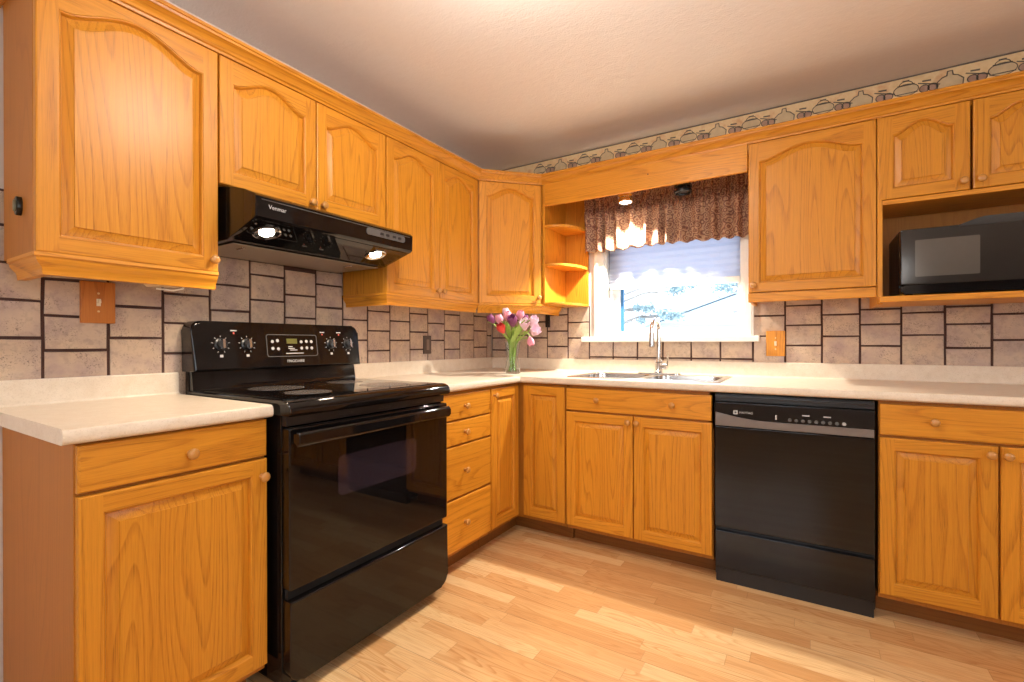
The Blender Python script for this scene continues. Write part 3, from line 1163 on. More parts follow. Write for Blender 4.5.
# strip in front of and behind the cut-out
fp = [(-SY0, CTB)] + pr[1:7] + [(-SY0, CT)]
bp = [(0.0, CTB), (-SY1, CTB), (-SY1, CT)] + pr[7:]
for q in (fp, bp):
    g.loft([[(SX0, -d, z) for d, z in q], [(SX1, -d, z) for d, z in q]], 0, True, True, True)
g.loft([[(SX1, -d, z) for d, z in pr], [(3.03, -d, z) for d, z in pr]], 0, True, True, True)
g.face([(SX0, SY0, CTB), (SX0, SY1, CTB), (SX0, SY1, CT), (SX0, SY0, CT)])
g.build('worktop', COUNTER, c, smooth=40)
g = G()
g.prism([(0.6365, -0.6377), (0.6377, -0.6365), (0.0262, -0.0250), (0.0250, -0.0262)], lambda p, q, t: (p, q, t), CT - 0.0005, CT + 0.0002)
g.build('miter_seam', plain('seam_line', (0.45, 0.36, 0.26), 0.5), c, smooth=0)

# ------------------------------------------------------------------ sink and faucet
c = thing('kitchen_sink', 'stainless steel double bowl sink set in the long countertop', 'sink', (1.29, -0.335, CT))


def bowl(g, x0, x1, y0, y1, zt, dep):
    rings = []
    for (ins, z, r) in ((0, zt, 0.055), (0.004, zt - 0.006, 0.055), (0.012, zt - dep + 0.03, 0.055), (0.022, zt - dep + 0.008, 0.05), (0.045, zt - dep, 0.04)):
        rings.append([(p[0], p[1], z) for p in rrect(x0 + ins, y0 + ins, x1 - ins, y1 - ins, r, 5)])
    g.loft(rings, 0, True, False, True)
    return rings[0]


g = G()
b1 = (0.925, 1.275, -0.545, -0.185)
b2 = (1.305, 1.655, -0.545, -0.185)
bowl(g, *b1, CT + 0.004, 0.17)
bowl(g, *b2, CT + 0.004, 0.17)
# rim deck as a grid of strips with the two openings left free
X0, X1, Y0, Y1 = 0.892, 1.688, -0.572, -0.098
zt = CT + 0.004


def ringfill(g, outer, inner):
    n = len(inner)
    V = [g.bm.verts.new((p[0], p[1], zt)) for p in inner]
    W = [g.bm.verts.new((p[0], p[1], zt)) for p in outer]
    for j in range(n):
        g.bm.faces.new((V[j], V[(j + 1) % n], W[(j + 1) % n], W[j]))


def proj_rect(pts, x0, y0, x1, y1):
    cx, cy = (x0 + x1) / 2, (y0 + y1) / 2
    out = []
    for p in pts:
        dx, dy = p[0] - cx, p[1] - cy
        out.append((min(max(cx + dx * 3, x0), x1), min(max(cy + dy * 3, y0), y1)))
    return out


for bx, xa, xb in ((b1, X0 + 0.012, 1.29), (b2, 1.29, X1 - 0.012)):
    rr = rrect(bx[0], bx[2], bx[1], bx[3], 0.055, 5)
    ringfill(g, proj_rect(rr, xa, Y0 + 0.012, xb, -0.172), rr)
g.face([(X0 + 0.012, -0.172, zt), (X1 - 0.012, -0.172, zt), (X1 - 0.012, Y1 - 0.012, zt), (X0 + 0.012, Y1 - 0.012, zt)])
g.loft([[(p[0], p[1], z) for p in rrect(X0 + i, Y0 + i, X1 - i, Y1 - i, 0.02 - i * 0.5, 4)] for i, z in ((0, CT - 0.001), (0.003, CT + 0.003), (0.009, zt + 0.0008), (0.012, zt))], 0)
g.build('basin', STEEL, c, smooth=40)
for bx in (b1, b2):
    g = G()
    cx, cy = (bx[0] + bx[1]) / 2, (bx[2] + bx[3]) / 2
    g.lathe([(0.040, 0), (0.040, 0.003), (0.030, 0.004), (0.026, 0.001), (0.0, 0.001)], (cx, cy, CT + 0.004 - 0.17), (0, 0, 1), 20, 0, False, False)
    g.build('drain', CHROME, c)

c = thing('faucet', 'chrome gooseneck faucet with side lever behind the sink', 'faucet', (1.290, -0.135, zt))
fx, fy = 1.290, -0.135
g = G()
g.prism(rrect(fx - 0.125, fy - 0.028, fx + 0.125, fy + 0.028, 0.027, 6), lambda p, q, t: (p, q, t), zt, zt + 0.008, bev=0.003)
g.build('escutcheon', CHROME, c)
g = G()
g.lathe([(0.027, 0.0), (0.027, 0.010), (0.023, 0.014), (0.022, 0.058), (0.024, 0.062), (0.024, 0.068), (0.017, 0.076), (0.0145, 0.083)], (fx, fy, zt + 0.008), (0, 0, 1), 24)
g.build('body', CHROME, c)
g = G()
hd = Vector((-0.10, -1.0, 0)).normalized()
pts = [Vector((fx, fy, zt + 0.085)), Vector((fx, fy, zt + 0.20))]
R = 0.055
top = zt + 0.262
for i in range(0, 15):
    a = pi * i / 14
    pts.append(Vector((fx, fy, top)) + hd * (R - R * cos(a)) + ZAX * (R * sin(a)))
pts.append(pts[-1] - ZAX * 0.02)
g.tube(pts, 0.0125, 16)
g.build('spout', CHROME, c)
g = G()
e = pts[-1]
g.lathe([(0.0135, 0.0), (0.0150, 0.004), (0.0165, 0.075), (0.0155, 0.082), (0.010, 0.083)], e, (0, 0, -1), 18)
g.build('spray_head', STEEL, c)
g = G()
g.tube([(fx + 0.018, fy, zt + 0.046), (fx + 0.050, fy - 0.004, zt + 0.046)], [0.019, 0.017], 16)
g.build('lever_hub', CHROME, c)
g = G()
g.tube([(fx + 0.046, fy - 0.004, zt + 0.050), (fx + 0.052, fy - 0.008, zt + 0.085), (fx + 0.055, fy - 0.012, zt + 0.135)], [0.007, 0.0055, 0.005], 10)
g.build('lever', CHROME, c)

# ------------------------------------------------------------------ range
RY0, RY1 = -2.106, -1.349
c = thing('kitchen_range', 'black freestanding electric range with glass top between the oak base cabinets', 'range', (0.35, (RY0 + RY1) / 2, 0))
g = G()
g.box((0.030, RY0, 0.035), (0.652, RY1, 0.886), 0.003)
for yy in (RY0 + 0.05, RY1 - 0.05):
    for xx in (0.08, 0.60):
        g.lathe([(0.018, 0), (0.018, 0.036)], (xx, yy, 0.0), (0, 0, 1), 12)
g.build('body', BLACK, c)
g = G()   # cooktop with rolled front
cp = [(0.060, 0.886), (0.672, 0.880), (0.694, 0.878), (0.703, 0.884), (0.705, 0.896), (0.702, 0.909), (0.693, 0.919), (0.680, 0.9245), (0.660, 0.926), (0.060, 0.926)]
V = g.prism(cp, lambda p, q, t: (p, t, q), RY0 - 0.004, RY1 + 0.002, 0, bev=0.005, bev_end=0.005)
ct = g.build('cooktop', BLACK, c)
g = G()
g.prism(rrect(0.100, RY0 + 0.022, 0.655, RY1 - 0.022, 0.02, 4), lambda p, q, t: (p, q, t), 0.9255, 0.9275)
g.build('glass_top', BLACKG, ct)
for (bx, by, br) in ((0.500, -1.905, 0.081), (0.255, -1.875, 0.102), (0.245, -1.540, 0.078), (0.500, -1.540, 0.104)):
    g = G()
    g.lathe([(br, 0), (br, 0.0006), (br - 0.002, 0.0008), (0.0, 0.0008)], (bx, by, 0.9273), (0, 0, 1), 40, 0, True, False)
    g.build('burner_zone', BURNER, ct)
# front frame strip under the cooktop
g = G()
g.box((0.645, RY0 + 0.004, 0.846), (0.672, RY1 - 0.004, 0.880), 0.003)
for i in range(3):
    yc = RY0 + 0.20 + i * 0.18
    g.box((0.6715, yc, 0.858), (0.674, yc + 0.06, 0.864), 0.001)
g.build('vent_trim', BLACKM, c)
# oven door
fy_ = lambda p, q, t: (t, p, q)
g = G()
g.prism(rrect(RY0 + 0.003, 0.338, RY1 - 0.003, 0.842, 0.008, 3), fy_, 0.655, 0.690, bev=0.006, seg=3)
od = g.build('oven_door', BLACKG, c)
g = G()
g.prism(rrect(-1.925, 0.585, -1.548, 0.722, 0.022, 5), fy_, 0.688, 0.6908)
g.build('oven_window', OVENWIN, od)
g = G()
hp = rrect(0.706, 0.786, 0.730, 0.832, 0.0115, 5)
g.prism(hp, lambda p, q, t: (p, t, q), RY0 + 0.010, RY1 - 0.026, bev=0.006, bev_end=0.006)
for yy in (RY0 + 0.012, RY1 - 0.066):
    g.box((0.686, yy, 0.794), (0.712, yy + 0.038, 0.826), 0.004)
g.build('handle', BLACK, od)
# storage drawer with rounded lower corners
g = G()
g.prism(rrect(RY0 + 0.004, 0.048, RY1 - 0.004, 0.306, 0.045, 7, (1, 1, 0, 0)), fy_, 0.655, 0.694, bev=0.007, seg=3)
dr = g.build('storage_drawer', BLACK, c)
g = G()
g.box((0.654, RY0 + 0.01, 0.300), (0.668, RY1 - 0.01, 0.345))
g.build('drawer_gap', DARKGAP, c)
g = G()
g.box((0.10, RY0 + 0.03, 0.012), (0.640, RY1 - 0.03, 0.040))
g.build('base_plinth', DARKGAP, c)
# backguard
g = G()
g.prism([(0.030, 0.90), (0.098, 0.915), (0.086, 0.945), (0.082, 0.998), (0.030, 1.01)], lambda p, q, t: (p, t, q), RY0 + 0.004, RY1 - 0.004, bev=0.003, bev_end=0.003)
g.build('riser', BLACK, c)
g = G()
g.prism(rrect(RY0 - 0.006, 0.998, RY1 + 0.004, 1.190, 0.034, 8, (0, 0, 1, 1)), fy_, 0.020, 0.124, bev=0.010, bev_end=0.004, seg=4)
for v in g.bm.verts:
    if v.co.x > 0.07:
        v.co.x -= (v.co.z - 0.998) * 0.15
pg = g.build('control_panel', BLACK, c)
TN = Vector((1, 0, 0.15)).normalized()
TU = Vector((-0.15, 0, 1)).normalized()


def cpt(y, z, d=0.0):
    """a point on the tilted control face, d in front of it"""
    return Vector((0.124 - (z - 0.998) * 0.15, y, z)) + TN * d


def cquad(g, y0, z0, y1, z1, d0, d1, mat=0, r=0.0):
    ol = rrect(y0, z0, y1, z1, r, 4) if r else [(y0, z0), (y1, z0), (y1, z1), (y0, z1)]
    g.prism(ol, lambda p, q, t: cpt(p, q, t), d0, d1, mat)


for ky in (-2.012, -1.910, -1.512, -1.415):
    g = G()
    kc = cpt(ky, 1.100)
    g.lathe([(0.0235, 0.0), (0.0235, 0.004), (0.019, 0.006), (0.0175, 0.016), (0.0150, 0.018), (0.0, 0.0185)], kc, TN, 24, 0, True, False)
    # grip bar
    a = kc + TN * 0.016
    sp = Vector((0, 1, 0))
    bw = 0.0045
    ring = lambda h, w_, l_: [a + TN * h + sp * (sx * w_) + TU * (sz * l_) for sx, sz in ((-1, -1), (1, -1), (1, 1), (-1, 1))]
    g.loft([ring(0, bw * 1.5, 0.019), ring(0.012, bw, 0.017)], 1, True, False, True)
    kb = g.build('control_knob', [BLACKM, STEEL], pg)
    g = G()
    for i in range(9):
        an = pi * (0.5 + 1.75 * (i - 4) / 8)
        p = kc + (sp * cos(an) + TU * sin(an)) * 0.0315 + TN * 0.0004
        dd = (sp * cos(an) + TU * sin(an)) * 0.003
        q = TN.cross(dd).normalized() * 0.0011
        g.loft([[p - dd - q, p + dd - q, p + dd + q, p - dd + q], [x_ + TN * 0.0004 for x_ in (p - dd - q, p + dd - q, p + dd + q, p - dd + q)]], 0, True, True, True)
    cquad(g, ky - 0.006, 1.050, ky + 0.006, 1.060, 0.0001, 0.0006)
    g.build('dial_print', WHITEP, pg)
g = G()
for yy in (-1.960, -1.555, -1.463):
    g = G()
    cquad(g, yy - 0.012, 1.152, yy + 0.012, 1.157, 0.0001, 0.0006, 0)
    cquad(g, yy - 0.003, 1.141, yy + 0.003, 1.148, 0.0001, 0.0006, 1)
    g.build('indicator_print', [WHITEP, REDP], pg)
g = G()
ol = rrect(-1.830, 1.046, -1.588, 1.142, 0.010, 4)
il = rrect(-1.827, 1.049, -1.591, 1.139, 0.008, 4)
cquad(g, -1.830, 1.046, -1.588, 1.142, 0.0, 0.0016, 0, 0.010)
n = len(ol)
g.loft([[cpt(p[0], p[1], 0.0017) for p in ol], [cpt(p[0], p[1], 0.0024) for p in ol], [cpt(p[0], p[1], 0.0024) for p in il], [cpt(p[0], p[1], 0.0017) for p in il]], 1)
dp = g.build('oven_clock', [BLACKG, GREYP], pg)
g = G()
cquad(g, -1.738, 1.102, -1.688, 1.124, 0.0016, 0.0022)
g.build('lcd_display', LCD, dp)
for (yy, zz) in ((-1.803, 1.111), (-1.780, 1.115), (-1.803, 1.082), (-1.778, 1.080), (-1.668, 1.110), (-1.642, 1.112), (-1.617, 1.111), (-1.668, 1.082), (-1.642, 1.083), (-1.617, 1.082)):
    g = G()
    g.lathe([(0.0072, 0), (0.0065, 0.0012), (0, 0.0012)], cpt(yy, zz, 0.0016), TN, 12, 0, True, False)
    g.build('clock_button', WHITEP, dp)
g = G()
for (ya, yb, zz) in ((-1.732, -1.712, 1.089), (-1.732, -1.702, 1.081), (-1.725, -1.690, 1.074), (-1.745, -1.660, 1.060)):
    cquad(g, ya, zz - 0.0018, yb, zz + 0.0018, 0.0016, 0.002)
g.build('clock_print', WHITEP, dp)
text_mesh('brand_print', 'FRIGIDAIRE', 0.0165, WHITEP, pg, cpt(-1.700, 1.026, 0.0005), (0, 1, 0), TU)

# ------------------------------------------------------------------ range hood
HY0, HY1 = -2.110, -1.388
c = thing('range_hood', 'black under-cabinet range hood with two lit lamps above the range', 'range hood', (0.2, (HY0 + HY1) / 2, 1.456))
g = G()
hpz = [(0.015, 1.456), (0.345, 1.461), (0.510, 1.512), (0.520, 1.520), (0.522, 1.585), (0.512, 1.596), (0.455, 1.617), (0.400, 1.632), (0.336, 1.644), (0.300, 1.650), (0.015, 1.650)]
g.prism(hpz, lambda p, q, t: (p, t, q), HY0, HY1, bev=0.005, bev_end=0.005)
hb = g.build('body', BLACK, c)
SL = Vector((0.510 - 0.345, 0, 1.512 - 1.461)).normalized()
SNm = Vector((SL.z, 0, -SL.x))
slope = lambda y, s: Vector((0.345, y, 1.461)) + SL * s
g = G()
for s0, s1 in ((0.012, 0.163),):
    g.loft([[slope(y, s) + SNm * d for y, s in ((HY0 + 0.02, s0), (HY1 - 0.02, s0), (HY1 - 0.02, s1), (HY0 + 0.02, s1))] for d in (0.0, 0.0015)], 0, True, True, True)
g.build('lamp_panel', BLACKG, c)
g = G()
g.box((0.035, HY0 + 0.03, 1.4545), (0.330, HY1 - 0.03, 1.4575), 0.001, 0, 1)
fl = g.build('filter', plain('filter_grey', (0.26, 0.20, 0.15), 0.25), c)
for yy in (-2.02, -1.54):
    g = G()
    g.box((0.245, yy - 0.006, 1.449), (0.290, yy + 0.006, 1.456), 0.002)
    g.build('filter_clip', STEEL, fl)
for yy in (-2.023, -1.533):
    cc = slope(yy, 0.098) + SNm * 0.001
    g = G()
    g.lathe([(0.046, 0), (0.046, 0.003), (0.041, 0.005), (0.034, 0.003), (0.026, 0.0005)], cc, SNm, 32, 0, False, False)
    lr = g.build('lamp_ring', CHROME, c)
    g = G()
    g.lathe([(0.0245, 0.001), (0.022, 0.004), (0.014, 0.0065), (0.0, 0.0075)], cc, SNm, 24, 0, True, False)
    g.build('bulb', BULBW, lr)
    light('hood_lamp_glow', 'SPOT', cc + SNm * 0.03, 7, (1.0, 0.80, 0.58), aim=cc + Vector((-0.02, 0, -1)), spot_size=radians(130), spot_blend=0.6, shadow_soft_size=0.03)
g = G()
g.box((0.5205, HY0 + 0.02, 1.576), (0.5235, HY1 - 0.02, 1.5785), 0.0008, 0, 1)
g.build('trim_line', GREYP, c)
g = G()
g.prism(rrect(-1.655, 1.547, -1.440, 1.574, 0.011, 4), fy_, 0.520, 0.5245)
cs = g.build('control_strip', GREYP, c)
g = G()
for yy in (-1.575, -1.543, -1.505, -1.473):
    g.prism(rrect(yy - 0.009, 1.555, yy + 0.009, 1.566, 0.003, 3), fy_, 0.524, 0.5265)
g.build('switch', BLACKM, cs)
text_mesh('brand_print', 'Venmar', 0.020, WHITEP, c, (0.5228, -2.035, 1.556), (0, 1, 0), (0, 0, 1))

# ------------------------------------------------------------------ dishwasher
DX0, DX1, DF = 1.669, 2.268, 0.628
c = thing('dishwasher', 'black built-in dishwasher between the sink cabinet and right base cabinet', 'dishwasher', (1.968, -0.3, 0))
fd = lambda p, q, t: (p, -t, q)
g = G()
g.box((DX0 + 0.002, -0.590, 0.03), (DX1 - 0.002, -0.03, 0.868), 0.002)
g.build('body', BLACKM, c)
g = G()
g.prism([(DX0 + 0.004, 0.834), (DX1 - 0.004, 0.834), (DX1 - 0.004, 0.866), (DX0 + 0.004, 0.866)], fd, 0.58, 0.606, bev=0.003)
g.prism([(DX0 + 0.004, 0.852), (DX1 - 0.004, 0.852), (DX1 - 0.004, 0.860), (DX0 + 0.004, 0.860)], fd, 0.60, 0.616, bev=0.002)
g.build('top_trim', BLACKM, c)
g = G()   # door panel
g.prism(rrect(DX0 + 0.004, 0.262, DX1 - 0.004, 0.722, 0.004, 2), fd, 0.585, DF, bev=0.004)
dw = g.build('door', BLACKG, c)
g = G()   # control fascia
g.prism(rrect(DX0 + 0.004, 0.724, DX1 - 0.004, 0.833, 0.004, 2), fd, 0.585, DF + 0.002, bev=0.004)
cpn = g.build('control_panel', BLACK, c)
g = G()   # curved grip band across the fascia
xm0, xm1 = DX0 + 0.008, DX1 - 0.008
upc = []
for i in range(33):
    q = i / 32
    zu = 0.758 + 0.030 * (1 - min(1, q / 0.36)) ** 1.7
    upc.append((xm0 + (xm1 - xm0) * q, zu))
g.prism([(xm0, 0.726), (xm1, 0.726)] + upc[::-1], fd, DF + 0.0015, DF + 0.007, bev=0.003)
g.build('grip_band', GREYB, cpn)
for i in range(9):
    xx = 1.972 + i * 0.0238
    g = G()
    g.lathe([(0.0072, 0), (0.0062, 0.002), (0, 0.002)], (xx, -DF - 0.002, 0.772), (0, -1, 0), 12, 0, True, False)
    g.build('control_button', GREYP if i < 8 else WHITEP, cpn)
g = G()
for (xa, xb, za, zb) in ((2.017, 2.043, 0.793, 0.798), (2.092, 2.118, 0.793, 0.798), (1.918, 1.924, 0.770, 0.790)):
    g = G()
    g.box((xa, -DF - 0.0028, za), (xb, -DF - 0.002, zb))
    g.build('panel_print', WHITEP, cpn)
g = G()   # emblem: pale square with a dark mark
g.prism(rrect(1.752, 0.781, 1.770, 0.799, 0.002, 2), fd, DF + 0.0018, DF + 0.0026, 0)
g.prism(rrect(1.757, 0.786, 1.765, 0.794, 0.002, 2), fd, DF + 0.0026, DF + 0.0030, 1)
g.build('emblem', [WHITEP, BLACKM], cpn, smooth=0)
text_mesh('brand_print', 'MAYTAG', 0.0135, GREYB if False else WHITEP, cpn, (1.776, -DF - 0.0024, 0.790), (1, 0, 0), (0, 0, 1), 'LEFT')
g = G()
g.prism(rrect(DX0 + 0.004, 0.070, DX1 - 0.004, 0.240, 0.004, 2), fd, 0.575, DF - 0.012, bev=0.004)
g.build('kick_panel', BLACK, c)
g = G()
g.box((DX0 + 0.006, -0.600, 0.0), (DX1 - 0.006, -0.560, 0.072), 0.002)
g.build('toe_kick', BLACKM, c)

# ------------------------------------------------------------------ microwave in its niche
MX0, MX1, MZ0, MZ1, MF = 2.372, 2.900, 1.312, 1.584, 0.378
c = thing('microwave', 'black countertop microwave oven in the open oak niche', 'microwave', (2.63, -0.2, 1.302))
g = G()
g.box((MX0, -MF + 0.045, MZ0), (MX1, -0.045, MZ1), 0.006)
for xx in (MX0 + 0.04, MX1 - 0.04):
    for yy in (-0.30, -0.08):
        g.lathe([(0.014, 0), (0.012, 0.012)], (xx, yy, 1.302), (0, 0, 1), 12)
g.build('body', BLACKM, c)
g = G()
fd2 = lambda p, q, t: (p, -t, q)
g.prism(rrect(MX0 + 0.001, 1.346, 2.765, MZ1 - 0.002, 0.006, 3), fd2, 0.330, MF, bev=0.006)
md = g.build('door', plain('microwave_face', (0.026, 0.022, 0.019), 0.12), c)
g = G()
g.prism(rrect(2.421, 1.379, 2.621, 1.533, 0.004, 3), fd2, MF - 0.001, MF + 0.0008)
g.build('window', MWIN, md)
g = G()
hpts = []
for i in range(17):
    q = i / 16
    hpts.append((2.555 + 0.21 * q, MZ1 - 0.004 + 0.026 * sin(pi * 0.5 * min(1, q / 0.45)) ** 1.3))
g.prism([(2.765, MZ1 - 0.012), (2.765, MZ1 + 0.018)][:1] + hpts[::-1] + [(2.555, MZ1 - 0.012)], fd2, 0.30, MF + 0.004, bev=0.004)
g.build('top_trim', plain('dark_gloss_trim', (0.05, 0.048, 0.046), 0.15), md)
g = G()
g.prism(rrect(2.768, 1.346, MX1 - 0.001, MZ1 - 0.002, 0.006, 3), fd2, 0.330, MF, bev=0.006)
cp_ = g.build('control_panel', BLACK, c)
g = G()
for i in range(3):
    for j in range(4):
        g.prism(rrect(2.785 + i * 0.034, 1.375 + j * 0.030, 2.810 + i * 0.034, 1.395 + j * 0.030, 0.004, 3), fd2, MF - 0.001, MF + 0.002)
g.build('keypad', GREYP, cp_)
g = G()
g.prism(rrect(MX0 + 0.001, 1.308, MX1 - 0.001, 1.344, 0.012, 5), fd2, 0.330, MF + 0.006, bev=0.008, seg=3)
g.build('bottom_trim', BLACK, c)

# ------------------------------------------------------------------ switches, outlets and small fittings
fl_ = lambda p, q, t: (t, p, q)


def plate(label, cat, name, fn, a0, a1, z0, z1, loc, mat, kind):
    o = thing(name, label, cat, loc)
    g = G()
    g.prism(rrect(a0, z0, a1, z1, 0.003, 2), fn, 0.010, 0.021, bev=0.003)
    g.build('plate', mat, o)
    m, zc = (a0 + a1) / 2, (z0 + z1) / 2
    if kind == 'toggle':
        g = G()
        g.prism([(m - 0.0055, zc - 0.012), (m + 0.0055, zc - 0.012), (m + 0.0055, zc + 0.012), (m - 0.0055, zc + 0.012)], fn, 0.020, 0.0225)
        g.prism([(m - 0.004, zc - 0.002), (m + 0.004, zc - 0.002), (m + 0.003, zc + 0.010), (m - 0.003, zc + 0.010)], fn, 0.022, 0.034, bev=0.001)
        g.build('toggle', plain('ivory', (0.75, 0.62, 0.42), 0.35), o)
        for dz in (0.030, -0.030):
            g = G()
            g.prism(ell(m, zc + dz, 0.0035, 0.0035, 10), fn, 0.020, 0.0222)
            g.build('screw', BRASS, o)
    else:
        g = G()
        if kind == 'duplex':
            for dz in (0.020, -0.020):
                g.prism(rrect(m - 0.011, zc + dz - 0.013, m + 0.011, zc + dz + 0.013, 0.006, 3), fn, 0.020, 0.0235)
        else:
            g.prism(rrect(m - 0.012, zc - 0.033, m + 0.012, zc + 0.033, 0.002, 2), fn, 0.020, 0.0235)
        g.build('socket', plain('brown_socket', (0.20, 0.135, 0.10), 0.4) if kind != 'duplex' else BLACKM, o)
    return o


plate('square oak switch plate with toggle on tile beneath the left wall cabinet', 'switch', 'light_switch', fl_, -2.405, -2.312, 1.172, 1.312, (0.012, -2.358, 1.172), OAK_PLATE, 'toggle')
plate('oak switch plate with toggle on tile right of the window', 'switch', 'light_switch', lambda p, q, t: (p, -t, q), 1.842, 1.933, 1.029, 1.167, (1.888, -0.012, 1.029), OZ, 'toggle')
plate('dark brown narrow outlet on tile between the range and flowers', 'outlet', 'wall_outlet', fl_, -0.768, -0.700, 1.036, 1.150, (0.012, -0.735, 1.036), plain('brown_plate', (0.085, 0.05, 0.035), 0.4), 'rocker')
plate('black outlet under the corner wall cabinet beside the open shelf', 'outlet', 'wall_outlet', lambda p, q, t: (p, -t, q), 0.472, 0.506, 1.212, 1.312, (0.489, -0.012, 1.212), BLACKM, 'duplex')

o = thing('cabinet_hook', 'small dark oval hook plate on the side of the left wall cabinet', 'hook', (0.205, -2.584, 1.48))
g = G()
g.prism(ell(0.208, 1.481, 0.017, 0.026, 20), lambda p, q, t: (p, -2.583 - t, q), 0.0, 0.012, bev=0.003)
g.build('plate', plain('dark_bronze', (0.03, 0.026, 0.018), 0.25, metal=0.6), o)
g = G()
g.prism(ell(0.208, 1.481, 0.009, 0.016, 16), lambda p, q, t: (p, -2.583 - t, q), 0.011, 0.016, bev=0.002)
g.build('inlay', plain('olive_inlay', (0.14, 0.12, 0.055), 0.3), o)

o = thing('under_cabinet_light', 'slim white under-cabinet light beneath the left wall cabinet', 'lamp', (0.2, -2.36, 1.33))
g = G()
g.box((0.12, -2.50, 1.328), (0.27, -2.20, 1.347), 0.003)
g.build('housing', WHITEC, o)
g = G()
g.box((0.13, -2.48, 1.318), (0.26, -2.22, 1.330), 0.004)
g.build('lens', plain('lamp_lens', (0.9, 0.85, 0.75), 0.4), o)
o = thing('wood_wedge', 'small pale wood wedge tucked under the left wall cabinet rail', 'wedge', (0.27, -2.25, 1.29))
g = G()
g.prism([(-2.300, 1.3045), (-2.190, 1.3045), (-2.200, 1.296), (-2.285, 1.291)], lambda p, q, t: (t, p, q), 0.190, 0.285, bev=0.001)
g.build('block', plain('pale_wood', (0.72, 0.50, 0.30), 0.5), o)
g = G()
g.tube([(0.262, -2.205, 1.297), (0.24, -2.20, 1.290), (0.20, -2.21, 1.285), (0.17, -2.25, 1.290)], 0.003, 8)
g.build('cord', WHITEC, o)

# downlights behind the board
for (lx, ly, on) in ((1.116, -0.212, True), (1.447, -0.222, False)):
    o = thing('downlight', 'lit chrome downlight in front of the valance' if on else 'unlit dark downlight in front of the valance', 'lamp', (lx, ly, 1.935))
    g = G()
    g.lathe([(0.038, 0.118), (0.038, 0.047), (0.047, 0.044), (0.048, 0.032), (0.039, 0.028), (0.039, 0.021), (0.048, 0.018), (0.048, 0.004), (0.043, 0.0), (0.038, 0.001), (0.035, 0.014)],
            (lx, ly, 1.935), (0, 0, 1), 28, 0, True, False)
    g.build('can', CHROME if on else plain('dark_can', (0.03, 0.03, 0.03), 0.25, metal=0.5), o)
    g = G()
    g.lathe([(0.0365, 0.012), (0.028, 0.006), (0.0, 0.003)], (lx, ly, 1.935), (0, 0, 1), 24, 0, True, False)
    g.build('bulb', BULBW if on else BULBO, o)
    if on:
        light('downlight_glow', 'SPOT', (lx, ly, 1.926), 90, (1.0, 0.95, 0.85), aim=(lx, ly - 0.05, 0), spot_size=radians(112), spot_blend=0.30, shadow_soft_size=0.022)

# ceiling lamp of the room, out of the frame
o = thing('ceiling_light', 'round glass ceiling lamp in the middle of the kitchen', 'lamp', (1.40, -1.95, H))
g = G()
g.lathe([(0.075, 0.0), (0.075, -0.02), (0.012, -0.028), (0.010, -0.125), (0.03, -0.127), (0.03, -0.13)], (1.40, -1.95, H), (0, 0, 1), 32, 0, True, True)
g.build('base', BRASS, o)
g = G()
g.lathe([(0.010, -0.120), (0.140, -0.128), (0.152, -0.140), (0.155, -0.190), (0.148, -0.235), (0.115, -0.262), (0.05, -0.272), (0.0, -0.273)], (1.40, -1.95, H), (0, 0, 1), 32, 0, True, False)
g.build('shade', DOME, o)

# unseen globe lamp added behind the camera to brighten ceiling and cabinet fronts
o = thing('fill_pendant', 'added white globe fill lamp hung out of view behind the camera', 'lamp', (2.75, -4.1, H))
g = G()
g.lathe([(0.06, 0.0), (0.06, -0.02), (0.008, -0.03), (0.006, -0.36), (0.03, -0.37), (0.035, -0.40)], (2.75, -4.1, H), (0, 0, 1), 24)
g.build('stem', BRASS, o)
g = G()
g.lathe([(0.15 * sin(a) + 0.0005, -0.55 + 0.15 * cos(a)) for a in [0.22 + i * (pi - 0.22) / 18 for i in range(19)]], (2.75, -4.1, H), (0, 0, 1), 32, 0, False, False)
g.build('globe', plain('fill_globe_glow', (0.95, 0.93, 0.9), 0.3, emit=(1.0, 0.97, 0.92), estr=9, mottled=0), o)

# ------------------------------------------------------------------ valance, blind
o = thing('window_valance', 'gathered brown paisley fabric valance over the window', 'valance', (1.27, -0.08, 1.69))
g = G()
nx, nz = 260, 26
VX0, VX1, VZT = 0.788, 1.772, 2.062
rows = []
rn = random.Random(5)
ph = [rn.uniform(0, 6.28) for _ in range(6)]


def vshape(q, k):
    """q along, k: 0 bottom .. 1 top -> (dx, y, dz)"""
    A = 0.024 * (1 - k) ** 0.8 * (0.45 + 0.55 * min(1, k / 0.25)) + 0.003
    s = sin(q * 2 * pi * 13.0 + 1.2 * sin(q * 17 + ph[0])) + 0.45 * sin(q * 2 * pi * 23 + ph[1]) * (1 - k)
    gath = 0.008 * sin(q * 2 * pi * 62 + 1.5 * sin(q * 31 + ph[2])) * math.exp(-((k - 0.72) / 0.16) ** 2)
    head = 0.008 * sin(q * 2 * pi * 38 + ph[3]) * max(0, (k - 0.80) / 0.20)
    puff = 0.016 * math.exp(-((k - 0.62) / 0.10) ** 2) * (0.6 + 0.4 * sin(q * 2 * pi * 29 + ph[4]))
    pinch = -0.010 * math.exp(-((k - 0.74) / 0.03) ** 2)
    return -(A * s + gath + head + puff + pinch)


